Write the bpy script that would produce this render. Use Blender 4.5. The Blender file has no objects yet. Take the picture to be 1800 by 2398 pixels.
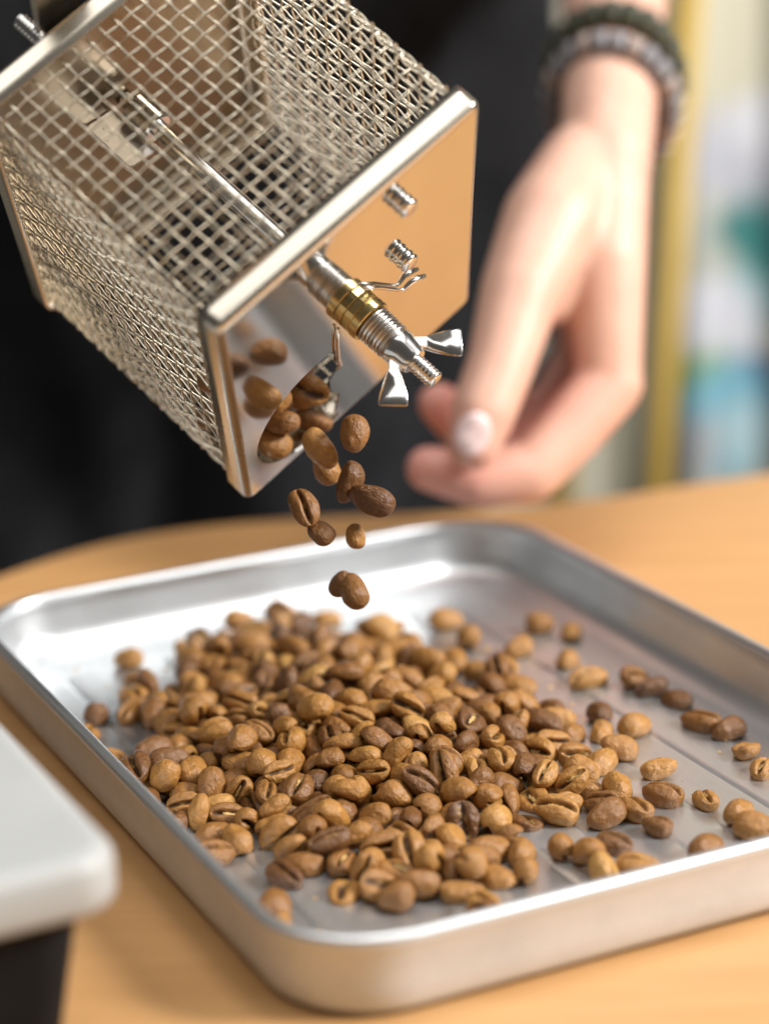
import bpy, bmesh, math, random
from mathutils import Vector, Matrix, Quaternion

scene = bpy.context.scene
col = scene.collection
V = Vector

# ------------------------------------------------------------------ camera, world, lamps, exposure
CAM_POS = V((0.0, 0.0, 0.23748))
CAM_R = V((0.99920988, -0.01162568, -0.03800597))
CAM_U = V((0.03974431, 0.29228076, 0.95550633))
CAM_F = V((0.0, 0.95626189, -0.29251188))
FOCAL = 5500.0 / 1800.0                       # focal length over picture width
cam_data = bpy.data.cameras.new('camera')
cam_data.sensor_fit = 'HORIZONTAL'
cam_data.sensor_width = 24.0
cam_data.lens = 24.0 * FOCAL
cam_data.clip_start = 0.05
cam_data.clip_end = 50
cam_data.dof.use_dof = True
cam_data.dof.focus_distance = 0.570
cam_data.dof.aperture_fstop = 4.4
cam_data.dof.aperture_blades = 9
cam = bpy.data.objects.new('camera', cam_data)
col.objects.link(cam)
m = Matrix.Identity(4)
for i in range(3):
    m[i][0], m[i][1], m[i][2], m[i][3] = CAM_R[i], CAM_U[i], -CAM_F[i], CAM_POS[i]
cam.matrix_world = m
scene.camera = cam

world = bpy.data.worlds.new('World')
scene.world = world
world.use_nodes = True
bg = world.node_tree.nodes['Background']
bg.inputs[0].default_value = (1.0, 0.95, 0.89, 1)
bg.inputs[1].default_value = 0.07

def area(name, loc, target, size, power, colour):
    d = bpy.data.lights.new(name, 'AREA')
    d.shape = 'RECTANGLE'
    d.size, d.size_y = size
    d.energy = power
    d.color = colour
    o = bpy.data.objects.new(name, d)
    col.objects.link(o)
    o.location = loc
    o.rotation_euler = (V(target) - V(loc)).to_track_quat('-Z', 'Y').to_euler()
    return o
area('lamp_right', (1.70, 0.20, 1.15), (0.02, 0.58, 0.03), (0.50, 0.50), 68.0, (1.0, 0.985, 0.96))
area('lamp_overhead', (0.20, 0.70, 1.60), (0.0, 0.60, 0.0), (0.40, 0.40), 6.0, (1.0, 0.985, 0.96))
area('ceiling_fill', (0.0, 0.08, 1.75), (0.0, 0.35, 0.0), (2.3, 1.5), 20.0, (1.0, 0.985, 0.96))  # unseen fill from above, widened so the basket wires catch highlights

scene.view_settings.view_transform = 'Standard'
scene.view_settings.look = 'None'
scene.view_settings.exposure = 0.15
scene.view_settings.gamma = 1.0
scene.view_settings.use_curve_mapping = False
scene.cycles.use_denoising = True
scene.cycles.max_bounces = 10
scene.cycles.glossy_bounces = 6
scene.cycles.sample_clamp_indirect = 6

def at(vx, vy, depth):
    """a point seen at (vx, vy) of a 1660 px wide view of the photograph, so many metres in front of the camera"""
    x = (vx * 1.0843 - 900) / 5500.0
    y = (vy * 1.0843 - 1199) / 5500.0
    return CAM_POS + (CAM_R * x - CAM_U * y + CAM_F) * depth

# ------------------------------------------------------------------ materials
def mat(name):
    mt = bpy.data.materials.new(name)
    mt.use_nodes = True
    nt = mt.node_tree
    return mt, nt, nt.nodes['Principled BSDF']
def N(nt, kind, **kw):
    n = nt.nodes.new(kind)
    for k, v in kw.items():
        if k in n.inputs.keys() if isinstance(k, str) else False:
            n.inputs[k].default_value = v
        else:
            setattr(n, k, v)
    return n
def noise(nt, scale, detail=4, rough=.55, vec=None, coord='Object', stretch=None):
    tc = nt.nodes.new('ShaderNodeTexCoord')
    src = tc.outputs[coord]
    if stretch:
        mp = nt.nodes.new('ShaderNodeMapping')
        mp.inputs['Scale'].default_value = stretch
        nt.links.new(src, mp.inputs[0]); src = mp.outputs[0]
    n = nt.nodes.new('ShaderNodeTexNoise')
    n.inputs['Scale'].default_value = scale
    n.inputs['Detail'].default_value = detail
    n.inputs['Roughness'].default_value = rough
    nt.links.new(src, n.inputs['Vector'])
    return n
def ramp(nt, fac, stops):
    r = nt.nodes.new('ShaderNodeValToRGB')
    e = r.color_ramp.elements
    while len(e) < len(stops): e.new(.5)
    for k, (p, c) in enumerate(stops):
        e[k].position = p; e[k].color = (*c, 1) if len(c) == 3 else c
    nt.links.new(fac, r.inputs[0])
    return r
def bump(nt, b, height, strength, dist):
    n = nt.nodes.new('ShaderNodeBump')
    n.inputs['Strength'].default_value = strength
    n.inputs['Distance'].default_value = dist
    nt.links.new(height, n.inputs['Height'])
    nt.links.new(n.outputs[0], b.inputs['Normal'])
    return n
def metal(name, colour, rough, var=.04, scale=60, stretch=None, aniso=0, bumpy=0):
    mt, nt, b = mat(name)
    b.inputs['Metallic'].default_value = 1
    n = noise(nt, scale, 5, stretch=stretch)
    c0 = tuple(x * .93 for x in colour)
    r = ramp(nt, n.outputs[0], [(.3, c0), (.7, colour)])
    nt.links.new(r.outputs[0], b.inputs['Base Color'])
    rr = nt.nodes.new('ShaderNodeMapRange')
    rr.inputs[3].default_value = max(.02, rough - var); rr.inputs[4].default_value = rough + var
    nt.links.new(n.outputs[0], rr.inputs[0]); nt.links.new(rr.outputs[0], b.inputs['Roughness'])
    b.inputs['Anisotropic'].default_value = aniso
    if bumpy: bump(nt, b, n.outputs[0], bumpy, .0003)
    return mt
M_MIRROR = metal('polished_steel', (.76, .745, .71), .085, .02, 25)
M_STEEL = metal('bright_steel', (.80, .78, .75), .17, .05, 300)
M_WIRE = metal('steel_wire', (.72, .65, .52), .20, .05, 400)
M_SATIN = metal('satin_steel', (.68, .62, .52), .27, .03, 40)
M_TINT = metal('heat_tinted_steel', (.27, .215, .14), .30, .06, 30)
M_DULL = metal('dull_steel', (.50, .48, .46), .30, .08, 400)
M_BRASS = metal('brass', (.70, .54, .25), .24, .05, 500)

def aluminium(name, met, r0, r1, gain):
    mt, nt, b = mat(name)
    b.inputs['Metallic'].default_value = met
    n = noise(nt, 40, 6, .65)
    f = noise(nt, 900, 3, .6, stretch=(1, .08, 1))
    mx = nt.nodes.new('ShaderNodeMath'); mx.operation = 'MULTIPLY_ADD'
    mx.inputs[1].default_value = .5
    nt.links.new(f.outputs[0], mx.inputs[0]); nt.links.new(n.outputs[0], mx.inputs[2])
    r = ramp(nt, mx.outputs[0], [(.45, (.575 * gain, .595 * gain, .61 * gain)), (.75, (.675 * gain, .695 * gain, .71 * gain)), (1, (.715 * gain, .735 * gain, .75 * gain))])
    nt.links.new(r.outputs[0], b.inputs['Base Color'])
    rr = nt.nodes.new('ShaderNodeMapRange')
    rr.inputs[1].default_value = .4; rr.inputs[2].default_value = 1.0
    rr.inputs[3].default_value = r0; rr.inputs[4].default_value = r1
    nt.links.new(mx.outputs[0], rr.inputs[0]); nt.links.new(rr.outputs[0], b.inputs['Roughness'])
    bump(nt, b, f.outputs[0], .12, .0002)
    return mt
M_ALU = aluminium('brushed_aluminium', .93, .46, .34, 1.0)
M_ALU_OUT = aluminium('aluminium_lit_outside', .42, .55, .48, 1.0)

def table_wood():
    mt, nt, b = mat('tan_laminate')
    n = noise(nt, 9, 5, .6, stretch=(1, 9, 1))
    n2 = noise(nt, 3, 2)
    mx = nt.nodes.new('ShaderNodeMath'); mx.operation = 'MULTIPLY_ADD'; mx.inputs[1].default_value = .6
    nt.links.new(n2.outputs[0], mx.inputs[0]); nt.links.new(n.outputs[0], mx.inputs[2])
    r = ramp(nt, mx.outputs[0], [(.45, (.46, .242, .092)), (.8, (.525, .285, .115)), (1, (.565, .32, .135))])
    nt.links.new(r.outputs[0], b.inputs['Base Color'])
    b.inputs['Roughness'].default_value = .42
    b.inputs['Specular IOR Level'].default_value = .4
    return mt
M_TABLE = table_wood()

def bean_material():
    mt, nt, b = mat('roasted_bean')
    oi = nt.nodes.new('ShaderNodeObjectInfo')
    base = ramp(nt, oi.outputs['Random'], [(0, (.13, .053, .015)), (.2, (.24, .104, .025)), (.55, (.34, .157, .037)), (.9, (.42, .202, .048)), (1, (.50, .27, .075))])
    n = noise(nt, 520, 6, .70)
    mott = ramp(nt, n.outputs[0], [(.3, (.62, .55, .5)), (.55, (1, 1, 1)), (.75, (1.22, 1.2, 1.15))])
    mul = nt.nodes.new('ShaderNodeMixRGB'); mul.blend_type = 'MULTIPLY'; mul.inputs[0].default_value = .75
    nt.links.new(base.outputs[0], mul.inputs[1]); nt.links.new(mott.outputs[0], mul.inputs[2])
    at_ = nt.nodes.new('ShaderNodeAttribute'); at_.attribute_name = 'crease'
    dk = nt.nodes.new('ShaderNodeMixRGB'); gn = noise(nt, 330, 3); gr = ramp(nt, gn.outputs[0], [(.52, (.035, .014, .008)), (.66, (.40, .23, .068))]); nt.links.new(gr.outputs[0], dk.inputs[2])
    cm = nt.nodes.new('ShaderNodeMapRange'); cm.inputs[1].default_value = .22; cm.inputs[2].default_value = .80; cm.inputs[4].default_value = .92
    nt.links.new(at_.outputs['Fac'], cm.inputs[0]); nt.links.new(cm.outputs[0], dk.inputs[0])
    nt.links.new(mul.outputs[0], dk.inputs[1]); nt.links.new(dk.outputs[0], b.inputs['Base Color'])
    b.inputs['Roughness'].default_value = .34
    b.inputs['Specular IOR Level'].default_value = .5
    w = noise(nt, 950, 5, .62, stretch=(.40, 1, 1))
    w2 = noise(nt, 330, 3, .5)
    wa = nt.nodes.new('ShaderNodeMath'); wa.operation = 'MULTIPLY_ADD'; wa.inputs[1].default_value = 1.6
    nt.links.new(w2.outputs[0], wa.inputs[0]); nt.links.new(w.outputs[0], wa.inputs[2])
    bump(nt, b, wa.outputs[0], .9, .0006)
    rr = nt.nodes.new('ShaderNodeMapRange'); rr.inputs[1].default_value = .3; rr.inputs[2].default_value = .7; rr.inputs[3].default_value = .26; rr.inputs[4].default_value = .46
    nt.links.new(w.outputs[0], rr.inputs[0]); nt.links.new(rr.outputs[0], b.inputs['Roughness'])
    return mt
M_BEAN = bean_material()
def simple(name, c0, c1, scale, rough=.6, bumpy=0, bd=.001, spec=.5):
    mt, nt, b = mat(name)
    n = noise(nt, scale, 5)
    r = ramp(nt, n.outputs[0], [(.35, c0), (.65, c1)])
    nt.links.new(r.outputs[0], b.inputs['Base Color'])
    b.inputs['Roughness'].default_value = rough
    b.inputs['Specular IOR Level'].default_value = spec
    if bumpy: bump(nt, b, n.outputs[0], bumpy, bd)
    return mt
M_CHAFF = simple('silverskin', (.36, .20, .06), (.58, .38, .14), 500, .6, .5, .0005)
M_CLOTH = simple('black_cloth', (.008, .0083, .0095), (.016, .0163, .0185), 40, .85, .2, .002, .2)
M_SLAB = simple('pale_grey_plastic', (.355, .36, .35), (.395, .40, .39), 20, .5)
M_BLACK = simple('black_plastic', (.008, .008, .009), (.012, .012, .013), 60, .7, spec=.1)
M_OLIVE = simple('olive_cord', (.030, .033, .020), (.085, .088, .05), 300, .7)
M_BEAD = simple('grey_bead', (.20, .195, .21), (.32, .31, .32), 200, .35)
M_PINKBEAD = simple('rose_bead', (.34, .27, .24), (.42, .34, .30), 200, .35)
M_DARKCORD = simple('dark_cord', (.02, .02, .025), (.04, .04, .05), 300, .7)
M_OCHRE = simple('ochre_paint', (.50, .33, .07), (.56, .38, .09), 12, .6)
M_WALL = simple('cream_wall', (.80, .74, .60), (.84, .78, .64), 3, .9)

def skin_material():
    mt, nt, b = mat('skin')
    n = noise(nt, 60, 4)
    r = ramp(nt, n.outputs[0], [(.3, (.64, .37, .275)), (.7, (.72, .445, .34))])
    fl = nt.nodes.new('ShaderNodeAttribute'); fl.attribute_name = 'flush'
    fm = nt.nodes.new('ShaderNodeMixRGB'); fm.inputs[2].default_value = (.74, .30, .26, 1)
    nt.links.new(fl.outputs['Fac'], fm.inputs[0]); nt.links.new(r.outputs[0], fm.inputs[1])
    nt.links.new(fm.outputs[0], b.inputs['Base Color'])
    b.inputs['Roughness'].default_value = .48
    b.inputs['Subsurface Weight'].default_value = .35
    b.inputs['Subsurface Radius'].default_value = (.012, .004, .002)
    b.inputs['Subsurface Scale'].default_value = .6
    f = noise(nt, 900, 3)
    bump(nt, b, f.outputs[0], .15, .0004)
    return mt
M_SKIN = skin_material()
M_NAIL = simple('finger_nail', (.84, .64, .63), (.86, .68, .67), 100, .25)

# ------------------------------------------------------------------ mesh helpers
def mesh(name, vs, fs, smooth=True):
    me = bpy.data.meshes.new(name)
    me.from_pydata([tuple(v) for v in vs], [], fs)
    if smooth:
        me.polygons.foreach_set('use_smooth', [True] * len(me.polygons))
    me.update()
    return me
def obj(name, me, mt=None, parent=None, matrix=None):
    o = bpy.data.objects.new(name, me)
    col.objects.link(o)
    if mt is not None and me is not None and not me.materials: me.materials.append(mt)
    if parent is not None: o.parent = parent
    if matrix is not None: o.matrix_local = matrix
    return o
def empty(name, matrix=None):
    o = bpy.data.objects.new(name, None)
    o.empty_display_size = .02
    col.objects.link(o)
    if matrix is not None: o.matrix_world = matrix
    return o
def tag(o, label=None, cat=None, group=None, kind=None):
    if label: o['label'] = label
    if cat: o['category'] = cat
    if group: o['group'] = group
    if kind: o['kind'] = kind
    return o
def frames(pts, closed):
    n = len(pts); out = []
    prev = None
    for i in range(n):
        a = pts[i - 1] if (i or closed) else pts[0]
        b = pts[(i + 1) % n] if (i < n - 1 or closed) else pts[-1]
        t = (b - a).normalized()
        if prev is None:
            x = V((0, 0, 1)) if abs(t.z) < .9 else V((1, 0, 0))
        else: x = prev
        x = (x - t * x.dot(t)).normalized()
        prev = x
        out.append((x, t.cross(x)))
    return out
def tube(pts, rad, sides=8, closed=False, flat=1.0):
    pts = [V(p) for p in pts]
    fr = frames(pts, closed)
    vs, fs = [], []
    for i, p in enumerate(pts):
        r = rad[i] if isinstance(rad, (list, tuple)) else rad
        for k in range(sides):
            a = 2 * math.pi * k / sides
            vs.append(p + fr[i][0] * math.cos(a) * r + fr[i][1] * math.sin(a) * r * flat)
    n = len(pts)
    for i in range(n if closed else n - 1):
        j = (i + 1) % n
        for k in range(sides):
            l = (k + 1) % sides
            fs.append((i * sides + k, i * sides + l, j * sides + l, j * sides + k))
    if not closed:
        fs.append(tuple(reversed(range(sides))))
        fs.append(tuple((n - 1) * sides + k for k in range(sides)))
    return vs, fs
def lathe(profile, sides=32):
    """profile of (radius, z) from the bottom up, round z"""
    vs, fs = [], []
    for r, z in profile:
        for k in range(sides):
            a = 2 * math.pi * k / sides
            vs.append((r * math.cos(a), r * math.sin(a), z))
    n = len(profile)
    for i in range(n - 1):
        for k in range(sides):
            l = (k + 1) % sides
            fs.append((i * sides + k, i * sides + l, (i + 1) * sides + l, (i + 1) * sides + k))
    fs.append(tuple(reversed(range(sides))))
    fs.append(tuple((n - 1) * sides + k for k in range(sides)))
    return vs, fs
def sharp(me, deg=35):
    bm = bmesh.new(); bm.from_mesh(me)
    for e in bm.edges:
        if len(e.link_faces) == 2 and e.calc_face_angle(0) > math.radians(deg): e.smooth = False
    bm.to_mesh(me); bm.free()
    return me
def rrect(hx, hy, r, n=10):
    out = []
    for cx, cy, a0 in ((hx - r, hy - r, 0), (-hx + r, hy - r, 90), (-hx + r, -hy + r, 180), (hx - r, -hy + r, 270)):
        for k in range(n + 1):
            a = math.radians(a0 + 90 * k / n)
            out.append((cx + r * math.cos(a), cy + r * math.sin(a)))
    return out
def loft(loops, cap0=True, cap1=True):
    vs, fs = [], []
    n = len(loops[0])
    for lp in loops: vs += lp
    for i in range(len(loops) - 1):
        for k in range(n):
            l = (k + 1) % n
            fs.append((i * n + k, i * n + l, (i + 1) * n + l, (i + 1) * n + k))
    if cap0: fs.append(tuple(reversed(range(n))))
    if cap1: fs.append(tuple((len(loops) - 1) * n + k for k in range(n)))
    return vs, fs

# ------------------------------------------------------------------ setting: table, wall
def smooth_line(pts, sub=6):
    out = []
    for i in range(len(pts) - 1):
        p0 = V(pts[max(i - 1, 0)]); p1 = V(pts[i]); p2 = V(pts[i + 1]); p3 = V(pts[min(i + 2, len(pts) - 1)])
        for k in range(sub):
            t = k / sub
            out.append(.5 * ((2 * p1) + (p2 - p0) * t + (2 * p0 - 5 * p1 + 4 * p2 - p3) * t * t + (3 * p1 - p0 - 3 * p2 + p3) * t ** 3))
    out.append(V(pts[-1]))
    return out
edge = smooth_line([(-.196, .40), (-.186, .56), (-.160, .665), (-.124, .717), (-.091, .750), (-.055, .765), (-.015, .769), (.03, .769), (.075, .778), (.137, .800), (.30, .845), (.50, .895)])
outline = [(p.x, p.y) for p in edge] + [(.58, .60), (.58, .12), (.45, -.10), (-.10, -.10), (-.19, .10)]
outline = outline[::-1]
def inset_loop(pts, d, z):
    n = len(pts); out = []
    for i in range(n):
        a, b = V(pts[i - 1]), V(pts[(i + 1) % n])
        t = (b - a).normalized()
        out.append((pts[i][0] + t.y * d, pts[i][1] - t.x * d, z))
    return out
vs, fs = loft([inset_loop(outline, .002, -.030), inset_loop(outline, 0, -.028), inset_loop(outline, 0, -.004), inset_loop(outline, .0012, -.0012), inset_loop(outline, .004, 0)])
top = obj('table_top', sharp(mesh('table_top', vs, fs), 30), M_TABLE)
tag(top, 'tan wooden table top with a curved far edge under the metal tray', 'table')

wall = obj('wall', mesh('wall', [(-2.5, 3.0, -2), (2.5, 3.0, -2), (2.5, 3.0, 1.6), (-2.5, 3.0, 1.6)], [(0, 1, 2, 3)]), M_WALL)
tag(wall, kind='structure')

# ------------------------------------------------------------------ tray
TRAY_YAW = .43656
tray_mat = Matrix.Translation((.00915, .5615, 0)) @ Matrix.Rotation(TRAY_YAW, 4, 'Z')
tray = empty('metal_tray', tray_mat)
tag(tray, 'shallow rectangular brushed aluminium tray holding the coffee beans', 'tray')
HX, HY, RC = .0889, .1225, .026
prof = [(.0085, .0003), (.0050, .0006), (.0034, .0016), (.0026, .0034), (.0020, .0080), (.0014, .0150)]
for k in range(11):                                 # rolled rim bead
    a = math.radians(215 - 250 * k / 10)
    prof.append((.0019 - .0019 * math.cos(math.radians(180)) * 0 + .0017 * math.cos(a) * -1 * -1, .0183 + .0017 * math.sin(a)))
prof += [(.0040, .0150), (.0048, .0090), (.0058, .0060), (.0074, .0040), (.0096, .0028), (.0125, .0023)]
loops = []
for ins, z in prof:
    loops.append([(x, y, z) for x, y in rrect(HX - ins, HY - ins, RC - ins * .8, 12)])
vs, fs = loft(loops)
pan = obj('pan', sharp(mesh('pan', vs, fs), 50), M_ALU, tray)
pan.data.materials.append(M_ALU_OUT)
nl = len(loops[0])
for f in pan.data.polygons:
    if f.index < nl * 8: f.material_index = 1           # outside of the wall: same aluminium, matter and less metallic to look brighter lit
for cx in (-.060, -.030, 0, .030, .060):              # pressed ribs along the floor
    lp = []
    for ins, z in ((-.0012, .0018), (0, .00245), (.0008, .0028), (.0016, .0029)):
        lp.append([(cx + x, y, z) for x, y in rrect(.0075 - ins, .098 - ins, .005 - ins * .5, 5)])
    vs, fs = loft(lp, cap0=False)
    obj('floor_rib', mesh('floor_rib', vs, fs), M_ALU, tray)

# ------------------------------------------------------------------ pale slab at the left front
e1 = V((.4338, -.9010, 0)); e2 = V((.9010, .4338, 0))       # towards the camera, to the right
corner = V((-.0505, .4025, 0))
size1, size2 = .20, .16
cen = corner - e1 * size1 / 2 - e2 * size2 / 2
smat = Matrix(((e2.x, -e1.x, 0, cen.x), (e2.y, -e1.y, 0, cen.y), (0, 0, 1, 0), (0, 0, 0, 1)))
stand = empty('countertop_stand', smat)
tag(stand, 'blurred pale grey slab on a black base at the left front of the tray', 'stand')
lp = []
for ins, z in ((.003, .0378), (.001, .0382), (.0002, .0394), (0, .0410), (0, .0468), (.0006, .0484), (.0018, .0496), (.004, .0500)):
    lp.append([(x, y, z) for x, y in rrect(size2 / 2 - ins, size1 / 2 - ins, .010 - ins * .6, 8)])
obj('top_slab', mesh('top_slab', *loft(lp)), M_SLAB, stand)
lp = []
for ins, z in ((.012, 0), (.011, .002), (.006, .036), (.006, .0377)):
    lp.append([(x, y, z) for x, y in rrect(size2 / 2 - ins, size1 / 2 - ins, .010, 8)])
obj('base', sharp(mesh('base', *loft(lp))), M_BLACK, stand)

# ------------------------------------------------------------------ hand roaster
RO = V((-.00470716, .55620252, .11729159))
RM = Matrix(((.73582725, -.00511178, .67715000), (.41861516, .78944485, -.44893004), (.53227775, -.61380021, -.58303490)))
rmat = RM.to_4x4(); rmat.translation = RO
roaster = empty('mesh_coffee_roaster', rmat)
tag(roaster, 'tilted wire mesh hand roaster with polished steel end plate pouring beans', 'roaster')
SU, SV, LB, FD = .0409, .0512, .0835, .0072
def end_plate(name, hole, wface, sgn):
    """square plate with a rolled edge and flange; outer face at w = wface, flange running inwards"""
    bm = bmesh.new()
    br = .0020
    ring = [(x, y, wface) for x, y in rrect(SU - br, SV - br, .0012, 5)]
    vsr = [bm.verts.new(p) for p in ring]
    es = [bm.edges.new((vsr[i], vsr[(i + 1) % len(vsr)])) for i in range(len(vsr))]
    if hole:
        vh = [bm.verts.new((x, y, wface)) for x, y in hole]
        es += [bm.edges.new((vh[i], vh[(i + 1) % len(vh)])) for i in range(len(vh))]
    r = bmesh.ops.triangle_fill(bm, use_beauty=True, edges=es)
    for f in bm.faces:
        f.normal_update()
        if f.normal.z * sgn < 0: f.normal_flip()
        f.smooth = False
    # bend and flange as their own strip
    prev = None
    steps = [(br * (1 - math.sin(a)), br * (1 - math.cos(a))) for a in [math.radians(9 * k) for k in range(11)]] + [(0, FD * .6), (.0001, FD)]
    for ins, dz in steps:
        cur = [bm.verts.new((x, y, wface - sgn * dz)) for x, y in rrect(SU - ins, SV - ins, .0012 + (br - ins) * .8, 5)]
        if prev:
            n = len(cur)
            for k in range(n):
                l = (k + 1) % n
                f = bm.faces.new((prev[k], prev[l], cur[l], cur[k]) if sgn < 0 else (prev[k], cur[k], cur[l], prev[l]))
                f.smooth = True; f.material_index = 1
        prev = cur
    me = bpy.data.meshes.new(name); bm.to_mesh(me); bm.free()
    o = obj(name, me, M_MIRROR, roaster); me.materials.append(M_SATIN)
    so = o.modifiers.new('thickness', 'SOLIDIFY'); so.thickness = .0006; so.offset = -1
    return o
hc = V((-.0148, .0278)); hr = .0208
hole = []
for k in range(41):
    a = math.radians(70 + (290 - 70) * k / 40)
    hole.append((hc.x + hr * math.cos(a), hc.y + hr * math.sin(a)))
hole += [(-.0078, .0150), (-.0070, .0200), (-.0102, .0225), (-.0102, .0280), (-.0072, .0355), (-.0090, .0440)]
end_plate('end_plate', hole, 0, 1)
rp = end_plate('rear_plate', None, -LB, -1)
rp.data.materials[0] = M_TINT

# woven crimped wires of the basket
BU, BV, CR = SU - .0016, SV - .0016, .0030
per = 4 * (BU + BV) - 8 * CR + 2 * math.pi * CR
NW = 2 * round(per / .0040 / 2)
PITCH = per / NW
def perim(s):
    """point and outward normal on the basket's rounded rectangle"""
    s = s % per
    segs = [(2 * (BV - CR), 'l', V((BU, -(BV - CR))), V((0, 1)), V((1, 0))), (math.pi / 2 * CR, 'a', V((BU - CR, BV - CR)), 0, None),
            (2 * (BU - CR), 'l', V((BU - CR, BV)), V((-1, 0)), V((0, 1))), (math.pi / 2 * CR, 'a', V((-BU + CR, BV - CR)), 90, None),
            (2 * (BV - CR), 'l', V((-BU, BV - CR)), V((0, -1)), V((-1, 0))), (math.pi / 2 * CR, 'a', V((-BU + CR, -BV + CR)), 180, None),
            (2 * (BU - CR), 'l', V((-BU + CR, -BV)), V((1, 0)), V((0, -1))), (math.pi / 2 * CR, 'a', V((BU - CR, -BV + CR)), 270, None)]
    for ln, ty, p, d, n in segs:
        if s <= ln:
            if ty == 'l': return p + d * s, n
            a = math.radians(d) + s / CR
            nn = V((math.cos(a), math.sin(a)))
            return p + nn * CR, nn
        s -= ln
    return perim(0)
WR, AMP, SUB = .00030, .00025, 6
def crimp(x):                                   # flattened wave, +-1 at the crossings
    c = math.cos(math.pi * x)
    return c
loop_mesh, long_mesh = [], []
for phase in (0, 1):
    pts = []
    for i in range(NW * SUB):
        p, n = perim(i / SUB * PITCH)
        q = p + n * AMP * crimp(i / SUB + phase)
        pts.append(V((q.x, q.y, 0)))
    loop_mesh.append(mesh('hoop_wire', *tube(pts, WR, 6, closed=True)))
    loop_mesh[-1].materials.append(M_WIRE)
NL = int((LB - .004) / PITCH)
for phase in (0, 1):
    pts = [V((-AMP * crimp(i / SUB + phase), 0, -.002 - i / SUB * PITCH)) for i in range(NL * SUB + 1)]
    long_mesh.append(mesh('long_wire', *tube(pts, WR, 6)))
    long_mesh[-1].materials.append(M_WIRE)
basket = empty('wire_basket'); basket.parent = roaster
rw = random.Random(5)
for j in range(NL + 1):
    o = obj('hoop_wire', loop_mesh[j % 2], None, basket)
    o.location = (rw.gauss(0, .00005), rw.gauss(0, .00005), -.002 - j * PITCH + rw.gauss(0, .00012))
for i in range(NW):
    p, n = perim(i * PITCH)
    o = obj('long_wire', long_mesh[i % 2], None, basket)
    mm = Matrix(((n.x, -n.y, 0, p.x), (n.y, n.x, 0, p.y), (0, 0, 1, 0), (0, 0, 0, 1)))
    o.matrix_local = mm

# bolt, washers, brass ring, wing nut at the middle of the plate
AX = V((0, -.0033))
def onaxis(name, profile, mt, sides=36, parent=roaster, x=AX.x, y=AX.y, deg=40):
    me = sharp(mesh(name, *lathe(profile, sides)), deg)
    o = obj(name, me, mt, parent)
    o.location = (x, y, 0)
    return o
def thread(r, z0, z1, pitch):
    pr = [(r * .55, z0)]
    z = z0
    while z < z1 - pitch:
        pr += [(r * .86, z + pitch * .05), (r * .86, z + pitch * .25), (r, z + pitch * .55), (r, z + pitch * .75)]
        z += pitch
    pr += [(r * .86, z1 - pitch * .2), (r * .70, z1)]
    return pr
mm_ = .001
def ring(r, z0, z1, b=.3):
    return [((r - b) * mm_, z0 * mm_), (r * mm_, (z0 + b) * mm_), (r * mm_, (z1 - b) * mm_), ((r - b) * mm_, z1 * mm_)]
bolt = onaxis('bolt', thread(.00235, -.012, .0268, .0011), M_STEEL, 28, deg=60)
onaxis('brass_bush', ring(5.6, .02, 2.4, .2), M_BRASS, 26, deg=8)
onaxis('brass_bush', ring(5.75, 2.5, 5.0, .25), M_BRASS, 40)
onaxis('spacer', ring(4.2, 5.0, 13.0), M_DULL)
for k in range(7):                                      # coils of the spring
    onaxis('spring_coil', [((4.55 - .03 * k + .45 * math.cos(math.radians(b))) * mm_, (5.6 + 1.06 * k + .45 * math.sin(math.radians(b))) * mm_) for b in (-90, -60, -30, 0, 30, 60, 90)], M_STEEL if k % 3 else M_DULL, deg=80)
wing = onaxis('wing_nut', [(.0042, .0130), (.0046, .0134), (.0046, .0150), (.0042, .0160), (.0038, .0185), (.0034, .0196), (.0026, .0198)], M_STEEL)
def paddle(sx):
    lp = []
    for t, hw, th in ((0, 1.3, 1.5), (.25, 1.4, 1.3), (.42, 2.2, 1.1), (.75, 3.2, .95), (.95, 3.5, .85), (1.0, 3.2, .6)):
        u = 3.0 + 8.6 * t; w = 15.8 + 8.2 * t
        d = V((8.6, 8.2)).normalized(); nrm = V((-d.y, d.x))
        lp.append([((sx * (u + nrm.x * a * hw)) * mm_, b * th * mm_, (w + nrm.y * a * hw) * mm_) for a, b in ((-1, -.6), (-.8, -1), (.8, -1), (1, -.6), (1, .6), (.8, 1), (-.8, 1), (-1, .6))])
    me = mesh('wing', *loft(lp))
    bm = bmesh.new(); bm.from_mesh(me); bmesh.ops.recalc_face_normals(bm, faces=bm.faces); bm.to_mesh(me); bm.free()
    sharp(me, 40)
    o = obj('wing', me, M_STEEL, wing)
    return o
paddle(1); paddle(-1)
for x, y in ((.0150, -.0107), (.0147, -.0385)):
    s = onaxis('screw', thread(.0027, -.003, .0036, .0016), M_STEEL, 24, x=x, y=y, deg=60)
# bent arms of the shutter
obj('shutter_arm', mesh('shutter_arm', *tube([(.0020, -.0128, .0007), (.0067, -.0066, .0008), (.0138, .0050, .0008), (.0150, .0058, .0010), (.0171, .0048, .0012), (.0196, .0060, .0013), (.0218, .0078, .0013)], [.0005, .0005, .0005, .0006, .0008, .0009, .0006], 8)), M_STEEL, roaster)
obj('shutter_arm', mesh('shutter_arm', *tube([(-.0070, -.0040, .0007), (-.0075, .0034, .0007), (-.0076, .0117, .0008), (-.0070, .0165, .0008), (-.0084, .0172, .0008)], [.0005, .0005, .0005, .0006, .0005], 8)), M_STEEL, roaster)
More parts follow.
